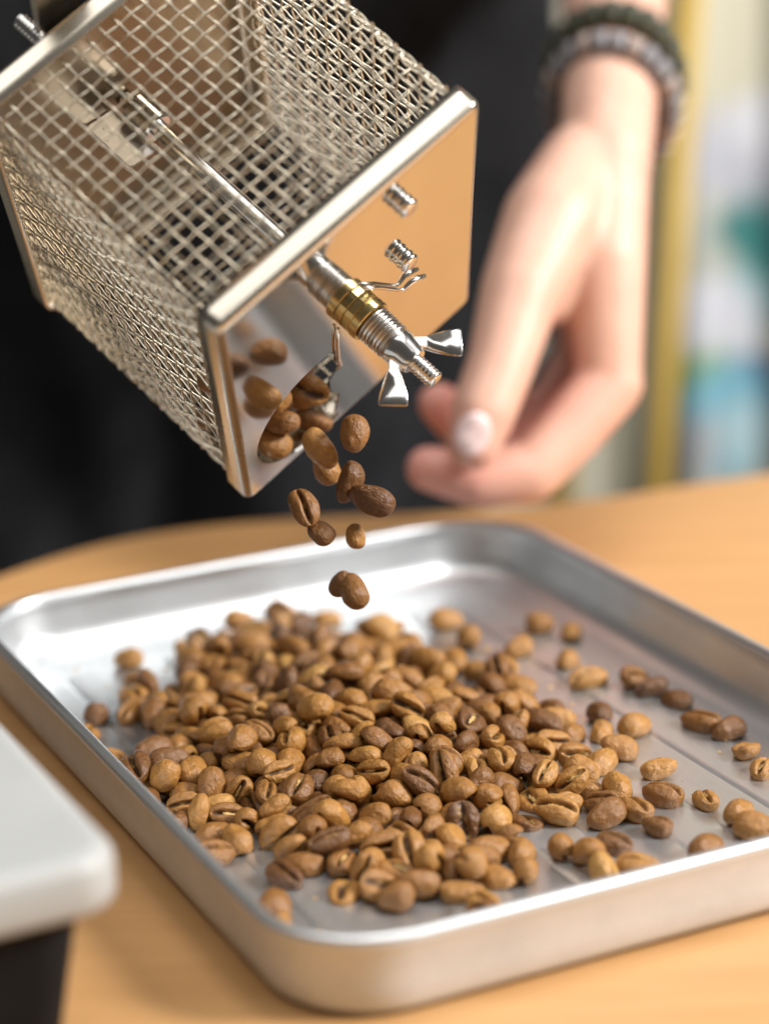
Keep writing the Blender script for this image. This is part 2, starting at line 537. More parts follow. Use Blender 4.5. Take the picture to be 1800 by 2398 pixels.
# shaft, collar and vanes inside
sh = onaxis('shaft', [(.0022, -LB + .001), (.0024, -LB + .0015), (.0024, -.026), (.0012, -.0225)], M_STEEL, 24)
onaxis('collar', ring(4.4, -79, -70, .5), M_STEEL, 30)
def plate_box(name, c, hx, hy, hz, rot, mt):
    lp = [[(x, y, z) for x, y in rrect(hx, hy, .001, 3)] for z in (-hz, hz)]
    o = obj(name, sharp(mesh(name, *loft(lp))), mt, roaster)
    o.matrix_local = Matrix.Translation(c) @ rot
    return o
plate_box('vane', (-.0085, -.0030, -.0745), .0042, .0080, .0004, Matrix.Rotation(math.radians(90), 4, 'X') @ Matrix.Rotation(.25, 4, 'Y'), M_DULL)
# bracket and stud behind the rear plate
plate_box('handle_bracket', (-.0080, -.066, -LB - .0045), .0062, .048, .0011, Matrix.Rotation(.08, 4, 'Z'), M_SATIN)
onaxis('stud', thread(.0021, -LB - .0105, -LB + .002, .0011)[:-1], M_STEEL, 20, x=-.0165, y=-.0440, deg=60)

# ------------------------------------------------------------------ coffee beans
def bean_geometry(seed, L, W, T, flat, groove, gw, bend, lump, NA=40, NL=24):
    """one coffee bean: long axis x, round back +z, flat creased side -z (metres)"""
    rnd = random.Random(seed)
    ph = [rnd.uniform(0, 6.28) for _ in range(12)]
    wob = rnd.uniform(.4, 1.0) * rnd.choice((-1, 1))
    angs = []
    for k in range(NA):                      # more columns round the crease at phi = -90 degrees
        s = k / NA * 2 - 1
        a = s * math.pi
        angs.append(-math.pi / 2 + a - .62 * math.sin(a) * (1 if True else 0))
    vs, cr = [], []
    for i in range(NL + 1):
        t = math.pi * i / NL
        ct, st = math.cos(t), math.sin(t)
        px = math.copysign(abs(ct) ** .92, ct)
        taper = 1 + .16 * px * math.sin(ph[0])
        ring = [0] if i in (0, NL) else range(NA)
        for k in ring:
            a = angs[k]
            rr = st ** .86 if st > 1e-6 else 0
            y = rr * math.cos(a) * taper
            z = rr * math.sin(a) * taper
            g = 0
            if z < 0:
                z *= flat
                yc = wob * .12 * math.sin(px * 2.6 + .3)
                g = math.exp(-((y - yc) / gw) ** 2) * max(0., 1 - abs(px) ** 5)
                z += g * groove
                z -= (1 - flat) * .22 * (1 - math.exp(-((y - yc) / (gw * 2.6)) ** 2)) * max(0, rr) * (1 - abs(y)) * .9
            X = px * L / 2; Y = y * W / 2; Z = z * T * .62
            n = (math.sin(px * 3.1 + ph[1]) * math.cos(a * 2 + ph[2]) * .5 + math.sin(px * 6.3 + ph[3] + 1.3 * math.sin(a + ph[4])) * .3
                 + math.cos(px * 2 + a * 3 + ph[5]) * .35)
            f = 1 + lump * n
            Y *= f; Z *= f
            if z > 0:                                     # dents and facets on the round back
                dn = math.exp(-((px - .5 * math.sin(ph[7])) / .35) ** 2 - ((math.cos(a) - .6 * math.sin(ph[8])) / .3) ** 2)
                Z -= lump * 3.2 * dn * T * .5
                ridge = math.sin(a * 9 + 2.2 * px + ph[9]) * .5 + math.sin(px * 13 + 2 * math.cos(a * 2) + ph[10]) * .35
                Y *= 1 + .010 * ridge; Z *= 1 + .012 * ridge
            Z += bend * (px * px - .35) * T
            Y += .05 * W * math.sin(px * 1.7 + ph[6])
            vs.append((X, Y, Z)); cr.append(g)
    fs = []
    def idx(i, k):
        if i == 0: return 0
        if i == NL: return 1 + (NL - 1) * NA
        return 1 + (i - 1) * NA + k % NA
    for i in range(NL):
        for k in range(NA):
            if i == 0: fs.append((idx(0, 0), idx(1, k + 1), idx(1, k)))
            elif i == NL - 1: fs.append((idx(i, k), idx(i, k + 1), idx(NL, 0)))
            else: fs.append((idx(i, k), idx(i, k + 1), idx(i + 1, k + 1), idx(i + 1, k)))
    return vs, fs, cr
# seed, length, width, thickness, flat-side share, groove depth, groove width, bend, lumpiness
BEANS = [
    (1, .0104, .0078, .0072, .50, .46, .16, .02, .040),
    (2, .0110, .0076, .0068, .42, .40, .14, .05, .055),
    (3, .0096, .0076, .0070, .55, .54, .21, .00, .060),
    (4, .0114, .0080, .0074, .45, .50, .19, .06, .045),
    (5, .0092, .0072, .0070, .80, .64, .16, .00, .050),
    (6, .0106, .0082, .0064, .38, .36, .30, .03, .070),
    (7, .0100, .0070, .0062, .60, .66, .26, .07, .080),
    (8, .0116, .0074, .0070, .50, .48, .14, -.03, .055),
]

bean_meshes = []
for b in BEANS:
    vs, fs, cr = bean_geometry(*b)
    me = mesh('coffee_bean', vs, fs)
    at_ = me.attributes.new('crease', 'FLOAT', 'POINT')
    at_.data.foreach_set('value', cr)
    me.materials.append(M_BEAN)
    bean_meshes.append(me)
def chaff_mesh(b):
    """crinkled ribbon of silverskin lying in the crease"""
    rnd = random.Random(b[0] + 50)
    L, T, flat, groove, bend = b[1], b[3], b[4], b[5], b[7]
    vs, fs = [], []
    n = 12; x0 = rnd.uniform(-.78, -.3); x1 = rnd.uniform(.3, .78)
    wob = rnd.uniform(-.1, .1)
    for i in range(n + 1):
        px = x0 + (x1 - x0) * i / n
        hw = .00042 * math.sin(math.pi * (i + .6) / (n + 1.2)) + .00012
        y = wob * .12 * math.sin(px * 2.6 + .3) * b[2] / 2 + rnd.gauss(0, .00012)
        st = math.sqrt(max(0, 1 - px * px))
        z = (-flat * st + groove * .62 * (1 - abs(px) ** 5)) * T * .62 + bend * (px * px - .35) * T
        for s in (-1, 0, 1):
            vs.append((px * L / 2, y + s * hw, z - (.0003 if s == 0 else 0) + rnd.gauss(0, .00010)))
    for i in range(n):
        for s in (0, 1):
            fs.append((i * 3 + s, i * 3 + s + 1, i * 3 + s + 4, i * 3 + s + 3))
    me = mesh('silverskin', vs, fs)
    me.materials.append(M_CHAFF)
    return me
chaff_meshes = [chaff_mesh(b) for b in BEANS]
rb = random.Random(77)
def place_bean(k, s, loc, quat, label, group, chaff=None):
    o = bpy.data.objects.new('coffee_bean', bean_meshes[k])
    col.objects.link(o)
    o.location = loc
    o.rotation_mode = 'QUATERNION'
    o.rotation_quaternion = quat
    o.scale = (s, s, s)
    tag(o, label, 'coffee bean', group)
    if chaff if chaff is not None else rb.random() < .38:
        c = bpy.data.objects.new('silverskin', chaff_meshes[k])
        col.objects.link(c); c.parent = o
    return o
STRAYS = [
    'farther of the two single beans near the bright back corner of the tray',
    'nearer of the two single beans near the bright back corner of the tray',
    'small bean at the far edge of the heap, just below the falling pair',
    "left bean of the touching pair against the tray's right wall",
    "right bean of the touching pair against the tray's right wall",
    'single bean on bare metal between the heap and the row of three',
    'upper bean of the slanting row of three along the right wall',
    'middle bean of the slanting row of three along the right wall',
    'lower bean of the slanting row of three along the right wall',
    'first bean of the right-hand group, nearest the row of three',
    'dark wrinkled bean of the right-hand group, between two paler ones',
    "long bean with a straight crease at the tray's right side",
    'bean cut by the right picture edge below the long creased bean',
    'pale yellow bean just right of the heap, beside the reddish one',
    'reddish bean lying alone on bare metal right of the pale one',
    "bean at the heap's right edge, left of the pale yellow bean",
    'upper bean of the slanting trio on bare metal right of the heap',
    'middle bean of the slanting trio on bare metal right of the heap',
    'lower bean of the slanting trio on bare metal right of the heap',
    'upper bean of the pair at the right end of the front rim',
    'lower bean of the pair at the right end of the front rim',
    "pale bean at the top of the chain leading down from the heap's right",
    "second bean from the top of the chain at the heap's lower right",
    "third bean from the top of the chain at the heap's lower right",
    "lowest bean of the chain at the heap's lower right",
    "bean at the heap's right edge above the chain of four",
    'lone bean on bare metal at the far left of the tray',
    "farthest bean at the heap's left back corner",
    "bean just in front of the heap's left back corner bean",
    "left bean of the loose pair in the tray's near left corner",
    "right bean of the loose pair in the tray's near left corner",
    "bean half hidden by the front rim at the tray's near corner",
    'bean against the left wall above the near corner pair',
    "farther bean of the pair at the heap's back left edge",
    "nearer bean of the pair at the heap's back left edge",
]
BEAN_DATA = [
    (3,0.88,167,6497,42,-0.03,0.05,0.03,1.0,1),(4,0.92,226,6328,53,0.69,-0.07,0.15,0.71,1),(5,0.76,16,6502,33,0.86,-0.02,0.02,0.5,1),
    (4,0.89,438,6417,57,0.16,-0.97,-0.19,0.06,1),(1,0.8,521,6362,39,0.74,-0.03,0.02,0.67,1),(3,0.94,536,5985,43,0.97,0.04,-0.04,0.25,1),
    (3,0.81,668,5957,56,0.23,0.18,-0.93,-0.23,1),(6,0.91,697,5897,53,0.18,0.95,0.24,0.07,1),(5,0.84,757,5821,34,0.3,-0.03,0.01,0.95,1),
    (7,0.94,796,5649,43,0.96,-0.02,-0.03,-0.27,1),(7,0.84,860,5584,41,0.98,-0.01,-0.03,0.2,1),(5,0.81,885,5453,52,0.14,0.9,0.41,-0.01,1),
    (0,0.8,906,5329,41,0.89,0.04,-0.02,0.45,1),(6,0.79,534,5603,40,0.86,0.05,-0.08,0.51,1),(0,0.89,624,5629,43,0.36,-0.02,-0.04,-0.93,1),
    (1,0.81,457,5603,39,0.84,-0.03,0.02,0.55,1),(1,0.84,650,5350,56,0.16,0.98,0.12,0.06,1),(0,0.97,641,5193,45,0.93,0.03,-0.0,-0.37,1),
    (1,0.77,743,5173,38,0.65,-0.04,0.01,0.76,1),(1,0.88,805,5082,40,0.83,-0.03,0.02,0.55,1),(3,0.94,832,4982,43,0.21,0.05,0.02,0.98,1),
    (7,0.93,538,5239,43,0.71,0.01,-0.03,0.71,1),(1,0.96,568,5129,42,0.53,-0.04,0.01,0.85,1),(2,0.77,608,5030,40,0.97,-0.06,0.0,-0.25,1),
    (1,0.93,701,4892,41,0.87,-0.03,0.03,0.49,1),(1,0.91,514,5398,41,0.48,0.03,0.03,-0.88,1),(4,0.81,-790,5852,49,0.9,-0.01,0.17,0.39,1),
    (0,0.81,-744,6285,41,1.0,0.03,-0.04,-0.03,1),(3,0.78,-696,6102,40,-0.09,0.05,0.03,0.99,1),(7,0.89,-257,4836,42,0.38,0.02,-0.02,0.92,1),
    (0,0.95,-272,4680,45,0.73,0.03,-0.01,-0.68,1),(0,0.89,-271,4584,43,0.61,0.03,-0.02,-0.79,1),(0,0.87,-418,4953,59,0.16,0.12,-0.97,-0.13,1),
    (5,0.9,-578,6336,55,0.14,-0.74,0.65,0.0,1),(7,0.94,-561,6250,43,0.95,-0.02,-0.02,-0.32,1),(1,0.94,188,4576,60,0.02,0.36,0.91,0.17,0),
    (3,0.95,377,5103,64,0.19,-0.97,0.16,0.01,0),(3,0.88,540,4815,42,0.05,0.05,0.03,1.0,0),(3,0.89,495,5091,42,0.97,0.01,-0.1,0.22,0),
    (5,0.87,158,5049,66,0.64,0.43,0.32,-0.55,0),(2,0.88,-9,4696,49,0.93,0.28,-0.12,-0.18,0),(7,0.84,-154,4917,88,0.97,0.1,-0.1,0.2,0),
    (3,0.87,58,5185,107,0.93,0.2,0.29,-0.1,0),(1,0.94,41,4755,56,-0.01,0.01,-0.88,0.48,0),(0,0.96,-278,5029,62,0.45,0.86,-0.03,0.25,0),
    (0,0.93,-236,5210,93,0.54,0.01,0.15,-0.83,0),(3,0.96,28,4896,56,0.56,0.24,-0.23,0.76,0),(2,0.93,1,5178,76,0.25,0.37,-0.5,0.74,0),
    (3,0.97,-632,5315,125,0.06,0.6,0.78,0.18,0),(5,0.87,-44,4748,56,0.37,-0.89,-0.1,0.25,0),(2,0.89,464,4792,54,0.4,-0.43,-0.78,0.19,0),
    (4,0.94,-559,5296,109,0.38,0.86,-0.29,0.19,0),(0,0.93,-194,5539,164,0.98,-0.03,-0.13,-0.12,0),(7,0.83,139,4723,40,-0.07,0.03,-0.01,1.0,0),
    (4,0.95,160,4778,89,0.45,0.55,0.68,0.19,0),(3,0.95,-532,5155,43,0.62,-0.02,-0.05,-0.78,0),(3,0.95,77,4813,74,0.72,0.2,-0.57,-0.35,0),
    (5,0.87,-124,4753,35,0.62,0.02,0.02,-0.79,0),(3,0.96,-122,5824,138,0.87,-0.49,0.01,0.01,0),(1,0.95,-448,5282,72,0.72,0.2,0.57,-0.34,0),
    (6,0.95,41,5555,154,0.28,-0.01,-0.47,0.83,0),(3,0.87,563,5471,51,0.97,-0.02,0.22,0.03,0),(0,0.85,428,5230,75,-0.05,-0.27,-0.3,0.91,0),
    (5,0.96,152,5149,93,0.91,0.0,-0.17,-0.38,0),(5,0.88,216,4791,35,0.98,0.01,-0.04,-0.21,0),(2,0.89,497,4935,43,0.14,0.01,-0.06,0.99,0),
    (3,0.95,101,6049,90,0.27,-0.14,-0.13,0.94,0),(3,0.85,119,5243,114,0.59,0.52,0.15,-0.6,0),(0,0.92,-725,5545,44,0.22,0.04,0.02,0.97,0),
    (5,0.94,-218,4897,36,0.07,-0.03,-0.0,1.0,0),(7,0.95,-34,4944,57,0.5,-0.85,-0.17,-0.04,0),(6,0.93,-375,5031,46,0.8,0.1,0.09,-0.58,0),
    (5,0.97,-24,6422,61,-0.18,0.18,-0.35,0.9,0),(4,0.96,-451,5567,97,-0.14,-0.13,-0.08,0.98,0),(0,0.92,-151,5060,80,0.41,-0.25,-0.31,-0.82,0),
    (7,0.82,12,5325,120,0.87,-0.21,-0.45,0.04,0),(3,0.95,234,5071,48,0.5,-0.2,0.08,-0.84,0),(2,0.92,-606,5261,50,0.46,-0.23,0.19,-0.83,0),
    (0,0.91,-378,5407,139,0.76,-0.12,-0.05,0.64,0),(4,0.88,217,5150,80,0.64,0.54,0.36,0.41,0),(1,0.79,-465,5161,64,0.75,-0.08,-0.59,0.29,0),
    (3,0.9,-123,5382,120,0.76,-0.65,-0.01,-0.03,0),(0,0.93,-257,5441,121,0.64,0.13,-0.15,-0.74,0),(0,0.96,-514,5701,106,0.8,0.05,-0.44,-0.41,0),
    (7,0.78,-127,4884,54,0.11,0.6,-0.77,-0.21,0),(1,0.78,-55,5256,113,0.22,0.15,0.84,0.46,0),(7,0.86,387,5590,77,0.27,0.12,0.29,0.91,0),
    (0,0.84,258,5314,103,0.74,0.05,0.03,-0.67,0),(1,0.75,-281,5278,112,0.26,-0.11,0.48,-0.83,0),(1,0.93,121,4974,49,0.74,-0.31,0.24,-0.54,0),
    (1,0.94,435,4866,55,0.77,-0.15,-0.26,-0.56,0),(5,0.89,196,5492,132,0.55,-0.1,0.11,-0.82,0),(5,0.89,-498,5352,88,0.64,0.22,0.06,0.74,0),
    (7,0.97,-696,5867,45,0.79,-0.07,-0.11,0.6,0),(1,0.76,362,5246,91,0.53,0.1,0.17,-0.82,0),(2,0.89,298,5517,89,0.44,0.26,0.08,0.86,0),
    (1,0.79,-245,4946,57,0.86,-0.37,-0.26,-0.25,0),(1,0.89,-804,5700,58,0.13,0.52,-0.83,-0.12,0),(3,0.77,-400,5147,60,0.34,-0.93,-0.06,0.15,0),
    (1,0.76,-115,5160,102,0.15,0.11,0.17,0.97,0),(4,0.81,376,4916,52,0.73,-0.31,-0.22,0.57,0),(0,0.9,75,5125,59,0.42,-0.42,0.1,-0.8,0),
    (3,0.89,-632,5827,53,0.73,-0.21,-0.39,0.53,0),(4,0.85,-8,5643,165,0.47,0.79,-0.03,-0.4,0),(1,0.77,-79,4815,64,0.35,0.42,0.55,-0.63,0),
    (3,0.97,-267,6205,98,0.22,0.92,-0.26,-0.17,0),(2,0.94,-321,5335,107,0.48,0.1,-0.12,-0.87,0),(5,0.91,-41,5377,134,0.94,-0.08,0.32,0.12,0),
    (7,0.82,-398,5781,94,0.96,0.24,0.03,-0.15,0),(6,0.85,-382,5266,69,0.6,0.6,-0.44,0.3,0),(3,0.93,358,5460,57,0.42,-0.79,0.31,-0.31,0),
    (6,0.8,-285,5121,83,0.9,-0.35,-0.27,0.05,0),(1,0.96,206,4923,42,0.97,-0.01,-0.01,0.24,0),(3,0.81,-381,5381,85,0.99,-0.08,0.09,-0.03,0),
    (7,0.76,-91,5544,135,0.9,0.4,0.12,-0.1,0),(2,0.77,-89,4971,71,0.85,-0.41,-0.34,0.02,0),(5,0.91,330,5196,41,0.82,0.13,-0.06,-0.56,0),
    (2,0.93,-71,5341,110,0.49,0.84,-0.23,0.06,0),(4,0.77,286,4804,48,0.82,-0.04,0.16,0.54,0),(3,0.8,363,6251,40,0.96,0.04,-0.04,0.27,0),
    (5,0.82,304,5093,34,0.51,-0.01,0.0,0.86,0),(2,0.75,-157,5332,109,0.96,-0.27,-0.1,0.05,0),(0,0.96,261,5919,56,0.68,-0.5,0.28,-0.47,0),
    (5,0.82,-50,5106,56,0.02,-0.31,-0.3,0.9,0),(3,0.93,-562,5401,92,-0.07,-0.05,-0.14,0.99,0),(3,0.83,-111,5628,145,0.8,-0.41,0.11,-0.42,0),
    (0,0.89,452,5439,50,-0.15,0.2,-0.19,0.95,0),(6,0.83,124,5423,160,0.15,0.47,-0.81,0.32,0),(2,0.8,281,4898,41,0.89,0.02,-0.04,0.46,0),
    (1,0.91,343,5947,41,1.0,-0.01,-0.0,-0.07,0),(2,0.86,292,5981,88,0.6,-0.0,-0.2,0.78,0),(0,0.86,-193,5014,67,0.77,-0.14,-0.39,-0.49,0),
    (7,0.93,295,5690,86,0.47,-0.44,-0.11,-0.76,0),(5,0.87,-430,5086,35,0.91,-0.01,0.02,0.41,0),(7,0.96,-202,5119,73,0.27,-0.16,0.95,0.06,0),
    (0,0.78,-337,5504,128,0.03,-0.92,0.33,0.22,0),(5,0.96,0,4819,57,0.09,0.92,-0.37,-0.11,0),(2,0.81,-351,5120,52,-0.05,0.43,-0.61,0.66,0),
    (0,0.82,81,5048,57,0.4,0.8,0.38,0.24,0),(1,0.84,541,5736,40,0.58,-0.04,0.01,0.82,0),(3,0.81,315,5296,85,0.78,-0.14,-0.02,0.61,0),
    (0,0.94,195,5813,60,0.15,0.21,-0.45,0.85,0),(1,0.84,173,5414,112,0.21,-0.49,0.7,-0.48,0),(4,0.95,459,5332,54,0.92,0.11,0.12,-0.35,0),
    (3,0.84,262,5170,57,0.12,0.63,0.66,0.38,0),(3,0.84,-220,6083,90,0.33,-0.0,0.15,-0.93,0),(1,0.75,-311,5198,91,0.68,-0.16,0.26,-0.67,0),
    (1,0.91,-109,6160,90,0.47,0.02,-0.02,-0.88,0),(1,0.89,-607,5514,79,0.33,-0.06,-0.01,-0.94,0),(2,0.83,138,5931,89,0.96,0.07,-0.18,-0.21,0),
    (4,0.81,261,4993,49,0.61,0.5,0.53,0.31,0),(7,0.82,-200,5450,86,0.63,0.05,-0.18,0.76,0),(3,0.77,248,5460,105,0.49,-0.37,0.4,-0.68,0),
    (1,0.93,-491,6253,74,0.71,-0.51,0.0,-0.49,0),(1,0.96,-703,5999,44,0.5,-0.11,-0.11,0.85,0),(3,0.93,-322,6637,43,0.29,0.05,0.01,0.96,0),
    (2,0.87,185,4648,42,0.32,-0.0,-0.06,0.95,0),(5,0.97,-397,6413,75,0.04,0.1,0.99,0.08,0),(3,0.79,-444,6582,40,0.02,0.05,0.03,1.0,0),
    (3,0.96,-97,5906,129,0.86,0.13,-0.32,0.37,0),(5,0.82,-272,5878,109,0.47,0.57,-0.09,-0.67,0),(1,0.83,44,5899,95,-0.07,0.35,0.25,0.9,0),
    (6,0.96,-232,5655,145,0.85,0.05,0.15,-0.5,0),(1,0.84,127,4805,52,0.32,-0.62,-0.63,0.36,0),(6,0.91,-265,6513,52,0.55,0.67,0.4,0.3,0),
    (0,0.76,490,6133,40,0.83,0.02,0.03,0.55,0),(4,0.88,-191,5310,65,-0.01,-0.69,-0.49,0.54,0),(1,0.77,489,5167,53,0.15,0.18,0.96,0.15,0),
    (7,0.85,405,5531,54,0.14,0.19,-0.85,-0.48,0),(6,0.9,-11,5431,135,0.33,0.17,0.43,0.82,0),(1,0.79,65,5417,130,0.59,-0.26,-0.14,-0.75,0),
    (0,0.95,265,5253,51,0.23,-0.03,-0.27,-0.94,0),(2,0.77,-345,5950,83,0.5,-0.46,-0.73,-0.03,0),(1,0.9,112,5772,88,0.99,-0.04,0.01,-0.15,0),
    (0,0.92,175,6142,44,0.66,0.05,-0.0,0.75,0),(4,0.83,-293,5601,120,0.7,-0.4,0.58,0.07,0),(6,0.86,199,5216,87,0.42,0.76,0.2,0.46,0),
    (0,0.83,-668,5391,64,-0.12,-0.49,-0.44,0.75,0),(4,0.91,-53,5795,121,0.23,-0.19,0.04,-0.95,0),(4,0.77,-401,5668,92,0.1,-0.19,-0.32,0.92,0),
    (5,0.9,-389,6263,76,-0.05,0.08,-0.12,0.99,0),(5,0.88,-35,5606,130,0.34,0.92,0.19,0.05,0),(1,0.94,-559,6154,50,0.72,-0.35,-0.26,0.55,0),
    (5,0.81,-182,6574,34,0.98,-0.01,0.03,0.21,0),(5,0.91,-207,5884,113,0.23,0.17,-0.17,-0.94,0),(0,0.9,-338,6058,62,0.39,-0.34,-0.32,-0.79,0),
    (7,0.8,-539,5949,64,0.83,0.11,-0.49,0.23,0),(6,0.78,33,5063,65,0.7,0.14,0.34,0.61,0),(1,0.87,108,5377,113,0.78,-0.0,0.14,0.61,0),
    (1,0.96,124,5508,123,0.84,-0.26,0.48,0.04,0),(1,0.96,7,6265,42,0.03,-0.04,-0.01,1.0,0),(6,0.91,246,6062,44,0.34,-0.05,0.04,0.94,0),
    (7,0.93,-189,6173,69,0.8,0.37,-0.31,0.35,0),(3,0.94,-224,5561,110,0.1,-0.76,0.6,-0.24,0),(1,0.76,-672,6051,58,0.79,-0.35,0.49,-0.08,0),
    (5,0.9,-379,6191,67,0.76,-0.6,-0.23,-0.02,0),(1,0.75,-514,5241,50,0.87,0.49,-0.05,0.09,0),(0,0.94,-451,6020,50,0.95,-0.24,0.09,-0.16,0),
    (6,0.92,-201,6248,93,0.7,-0.18,-0.56,0.41,0),(5,0.86,-91,5219,68,0.71,0.16,0.66,0.19,0),(3,0.88,341,5741,68,0.84,-0.3,0.42,0.13,0),
    (1,0.91,-258,5353,98,0.56,-0.36,0.24,-0.71,0),(5,0.85,-523,5622,63,0.16,0.14,0.35,0.91,0),(2,0.83,-346,5668,107,0.76,0.31,0.43,0.37,0),
    (7,0.87,-343,5201,58,0.18,0.56,0.79,0.17,0),(3,0.82,183,4861,52,0.01,0.02,-0.51,0.86,0),(0,0.82,47,5286,101,0.02,0.76,0.42,0.49,0),
    (7,0.82,251,5634,93,0.57,-0.32,-0.29,0.7,0),(0,0.91,-425,5446,100,0.6,0.33,0.4,0.61,0),(0,0.81,-509,5296,51,-0.02,-0.01,-0.75,0.66,0),
    (5,0.83,-398,5877,82,0.96,0.12,-0.03,0.24,0),(3,0.89,-154,5732,122,0.63,0.12,0.14,-0.75,0),(0,0.82,-138,5223,73,0.34,0.33,-0.51,0.71,0),
    (3,0.95,-619,5951,43,0.86,-0.0,-0.06,-0.51,0),(2,0.76,-160,5452,125,0.85,0.07,0.08,-0.52,0),(0,0.83,-590,5760,63,0.26,0.23,0.92,-0.2,0),
    (0,0.83,-563,5692,50,0.2,-0.05,-0.42,0.89,0),(0,0.96,56,5497,112,0.86,0.18,0.44,0.21,0),(0,0.87,-147,5501,121,0.12,0.34,0.71,0.6,0),
    (6,0.95,-549,6413,55,0.07,-0.43,-0.9,-0.03,0),(0,0.89,-495,6190,43,0.84,0.05,-0.01,0.54,0),(0,0.94,-32,6190,56,0.3,-0.65,0.59,-0.38,0),
    (1,0.94,130,5634,113,0.04,0.96,0.15,0.25,0),(6,0.78,199,5293,86,0.63,0.21,0.02,0.75,0),(1,0.89,454,5261,41,0.24,0.0,-0.01,0.97,0),
    (6,0.87,-290,5080,52,0.84,-0.52,-0.14,-0.01,0),(4,0.85,-426,6141,54,0.46,-0.89,0.01,-0.01,0),(1,0.78,-270,5527,123,0.87,0.05,-0.3,-0.38,0),
    (1,0.89,-123,5294,76,0.68,-0.35,0.01,-0.64,0),(0,0.8,-620,5339,51,0.2,-0.23,-0.85,0.44,0),(0,0.89,-133,5146,54,0.42,-0.49,0.56,-0.51,0),
    (1,0.78,19,5248,97,0.25,-0.29,-0.29,0.88,0),(7,0.96,286,5451,57,0.55,-0.72,0.19,-0.37,0),(3,0.89,-435,5211,42,1.0,0.03,-0.05,0.04,0),
    (3,0.83,-285,6086,61,0.24,0.44,0.39,0.77,0),(4,0.92,-500,5883,53,0.96,-0.01,0.08,0.27,0),(0,0.83,404,5171,42,0.98,0.03,0.02,0.21,0),
    (2,0.88,-547,5564,54,0.4,0.35,0.26,0.81,0),(3,0.76,-187,5798,113,-0.04,0.45,-0.02,0.89,0),(4,0.95,122,5303,104,0.09,0.29,0.04,0.95,0),
    (5,0.93,-461,5714,77,0.58,-0.54,0.1,-0.6,0),(3,0.89,-327,6407,55,0.33,-0.7,0.5,-0.39,0),(0,0.87,-486,6103,47,0.79,-0.13,0.17,-0.58,0),
    (2,0.81,110,4886,41,0.86,-0.04,-0.04,0.5,0),(5,0.95,-34,5943,117,0.24,0.9,0.29,0.2,0),(5,0.96,-541,6028,54,0.82,0.25,0.3,0.42,0),
    (7,0.77,49,6320,43,0.91,-0.26,0.01,-0.33,0),(7,0.9,-462,5500,54,0.33,-0.21,-0.73,0.57,0),(0,0.93,174,5361,78,0.35,0.89,0.02,0.3,0),
    (0,0.79,-461,5429,63,0.76,0.13,-0.64,0.04,0),(5,0.8,317,5588,84,0.28,0.38,-0.08,-0.88,0),(6,0.91,11,5022,42,0.39,0.08,-0.03,0.92,0),
    (0,0.82,-448,5941,57,0.37,-0.47,0.21,-0.78,0),(2,0.9,359,5277,43,0.89,-0.06,0.01,-0.46,0),(0,0.91,-572,5849,61,0.16,0.34,0.82,0.43,0),
    (2,0.92,-352,6142,62,0.57,0.48,0.05,-0.66,0),(5,0.9,9,5124,35,0.98,-0.01,0.02,0.22,0),(3,0.83,-77,5045,46,0.83,-0.27,0.02,-0.5,0),
    (1,0.84,64,5704,105,0.42,-0.25,-0.04,-0.87,0),(4,0.77,-411,6071,50,0.75,-0.52,0.19,-0.38,0),(5,0.84,-50,6352,34,0.96,-0.0,0.01,-0.27,0),
    (1,0.83,420,5771,39,0.45,-0.04,0.01,0.89,0),(1,0.8,102,5864,89,0.1,-0.36,0.93,0.02,0),(7,0.95,-88,6280,55,0.31,-0.19,-0.73,0.58,0),
    (0,0.95,216,5482,68,0.46,-0.06,-0.83,0.3,0),(6,0.91,-307,6566,42,0.99,-0.01,-0.09,-0.12,0),(5,0.89,-178,6435,35,0.7,0.02,0.02,-0.71,0),
    (0,0.96,-383,5334,61,0.06,0.31,-0.92,0.24,0),(0,0.91,-426,6331,59,0.25,-0.78,-0.57,0.01,0),(1,0.95,-69,5466,108,0.66,0.06,-0.01,-0.75,0),
    (3,0.95,-151,5595,118,0.93,-0.02,0.18,-0.31,0),(6,0.97,0,5848,101,0.51,0.37,0.06,0.77,0),(3,0.96,-520,5786,69,0.49,0.16,-0.41,0.75,0),
    (2,0.92,54,6190,43,0.87,-0.04,-0.04,0.49,0),(6,0.8,-319,6483,51,0.62,-0.34,-0.24,-0.66,0),(2,0.76,-183,6031,93,0.54,-0.2,0.45,-0.68,0),
    (7,0.8,432,5705,52,0.09,0.08,-0.86,0.49,0),(7,0.9,-171,4957,42,0.97,-0.02,-0.02,-0.23,0),(0,0.93,41,5392,94,0.72,0.55,-0.38,-0.16,0),
    (4,0.82,-270,5710,124,0.39,0.07,0.73,0.55,0),(1,0.78,-592,6027,38,0.66,-0.01,-0.01,0.75,0),(3,0.89,-323,5752,83,0.61,-0.13,0.33,-0.71,0),
    (7,0.85,282,5368,62,0.4,0.4,-0.15,0.82,0),(6,0.87,-31,5232,57,0.75,0.28,-0.48,-0.37,0),(6,0.9,-71,5659,116,0.27,-0.72,-0.12,-0.63,0),
    (5,0.76,-195,5363,82,0.5,0.22,-0.44,-0.71,0),(3,0.96,243,5758,62,0.46,0.86,0.18,0.06,0),(3,0.82,-70,4872,41,0.9,0.04,-0.07,0.42,0),
    (6,0.84,-55,6455,41,0.12,0.11,-0.02,0.99,0),(0,0.95,-538,5472,66,0.22,-0.19,0.45,0.84,0),(1,0.91,-480,6404,41,0.61,-0.04,0.01,0.79,0),
    (5,0.79,-229,6368,54,0.39,-0.91,-0.05,0.14,0),(1,0.79,62,4950,41,0.32,-0.14,0.02,0.94,0),(1,0.89,306,6085,56,0.17,-0.9,0.39,0.01,0),
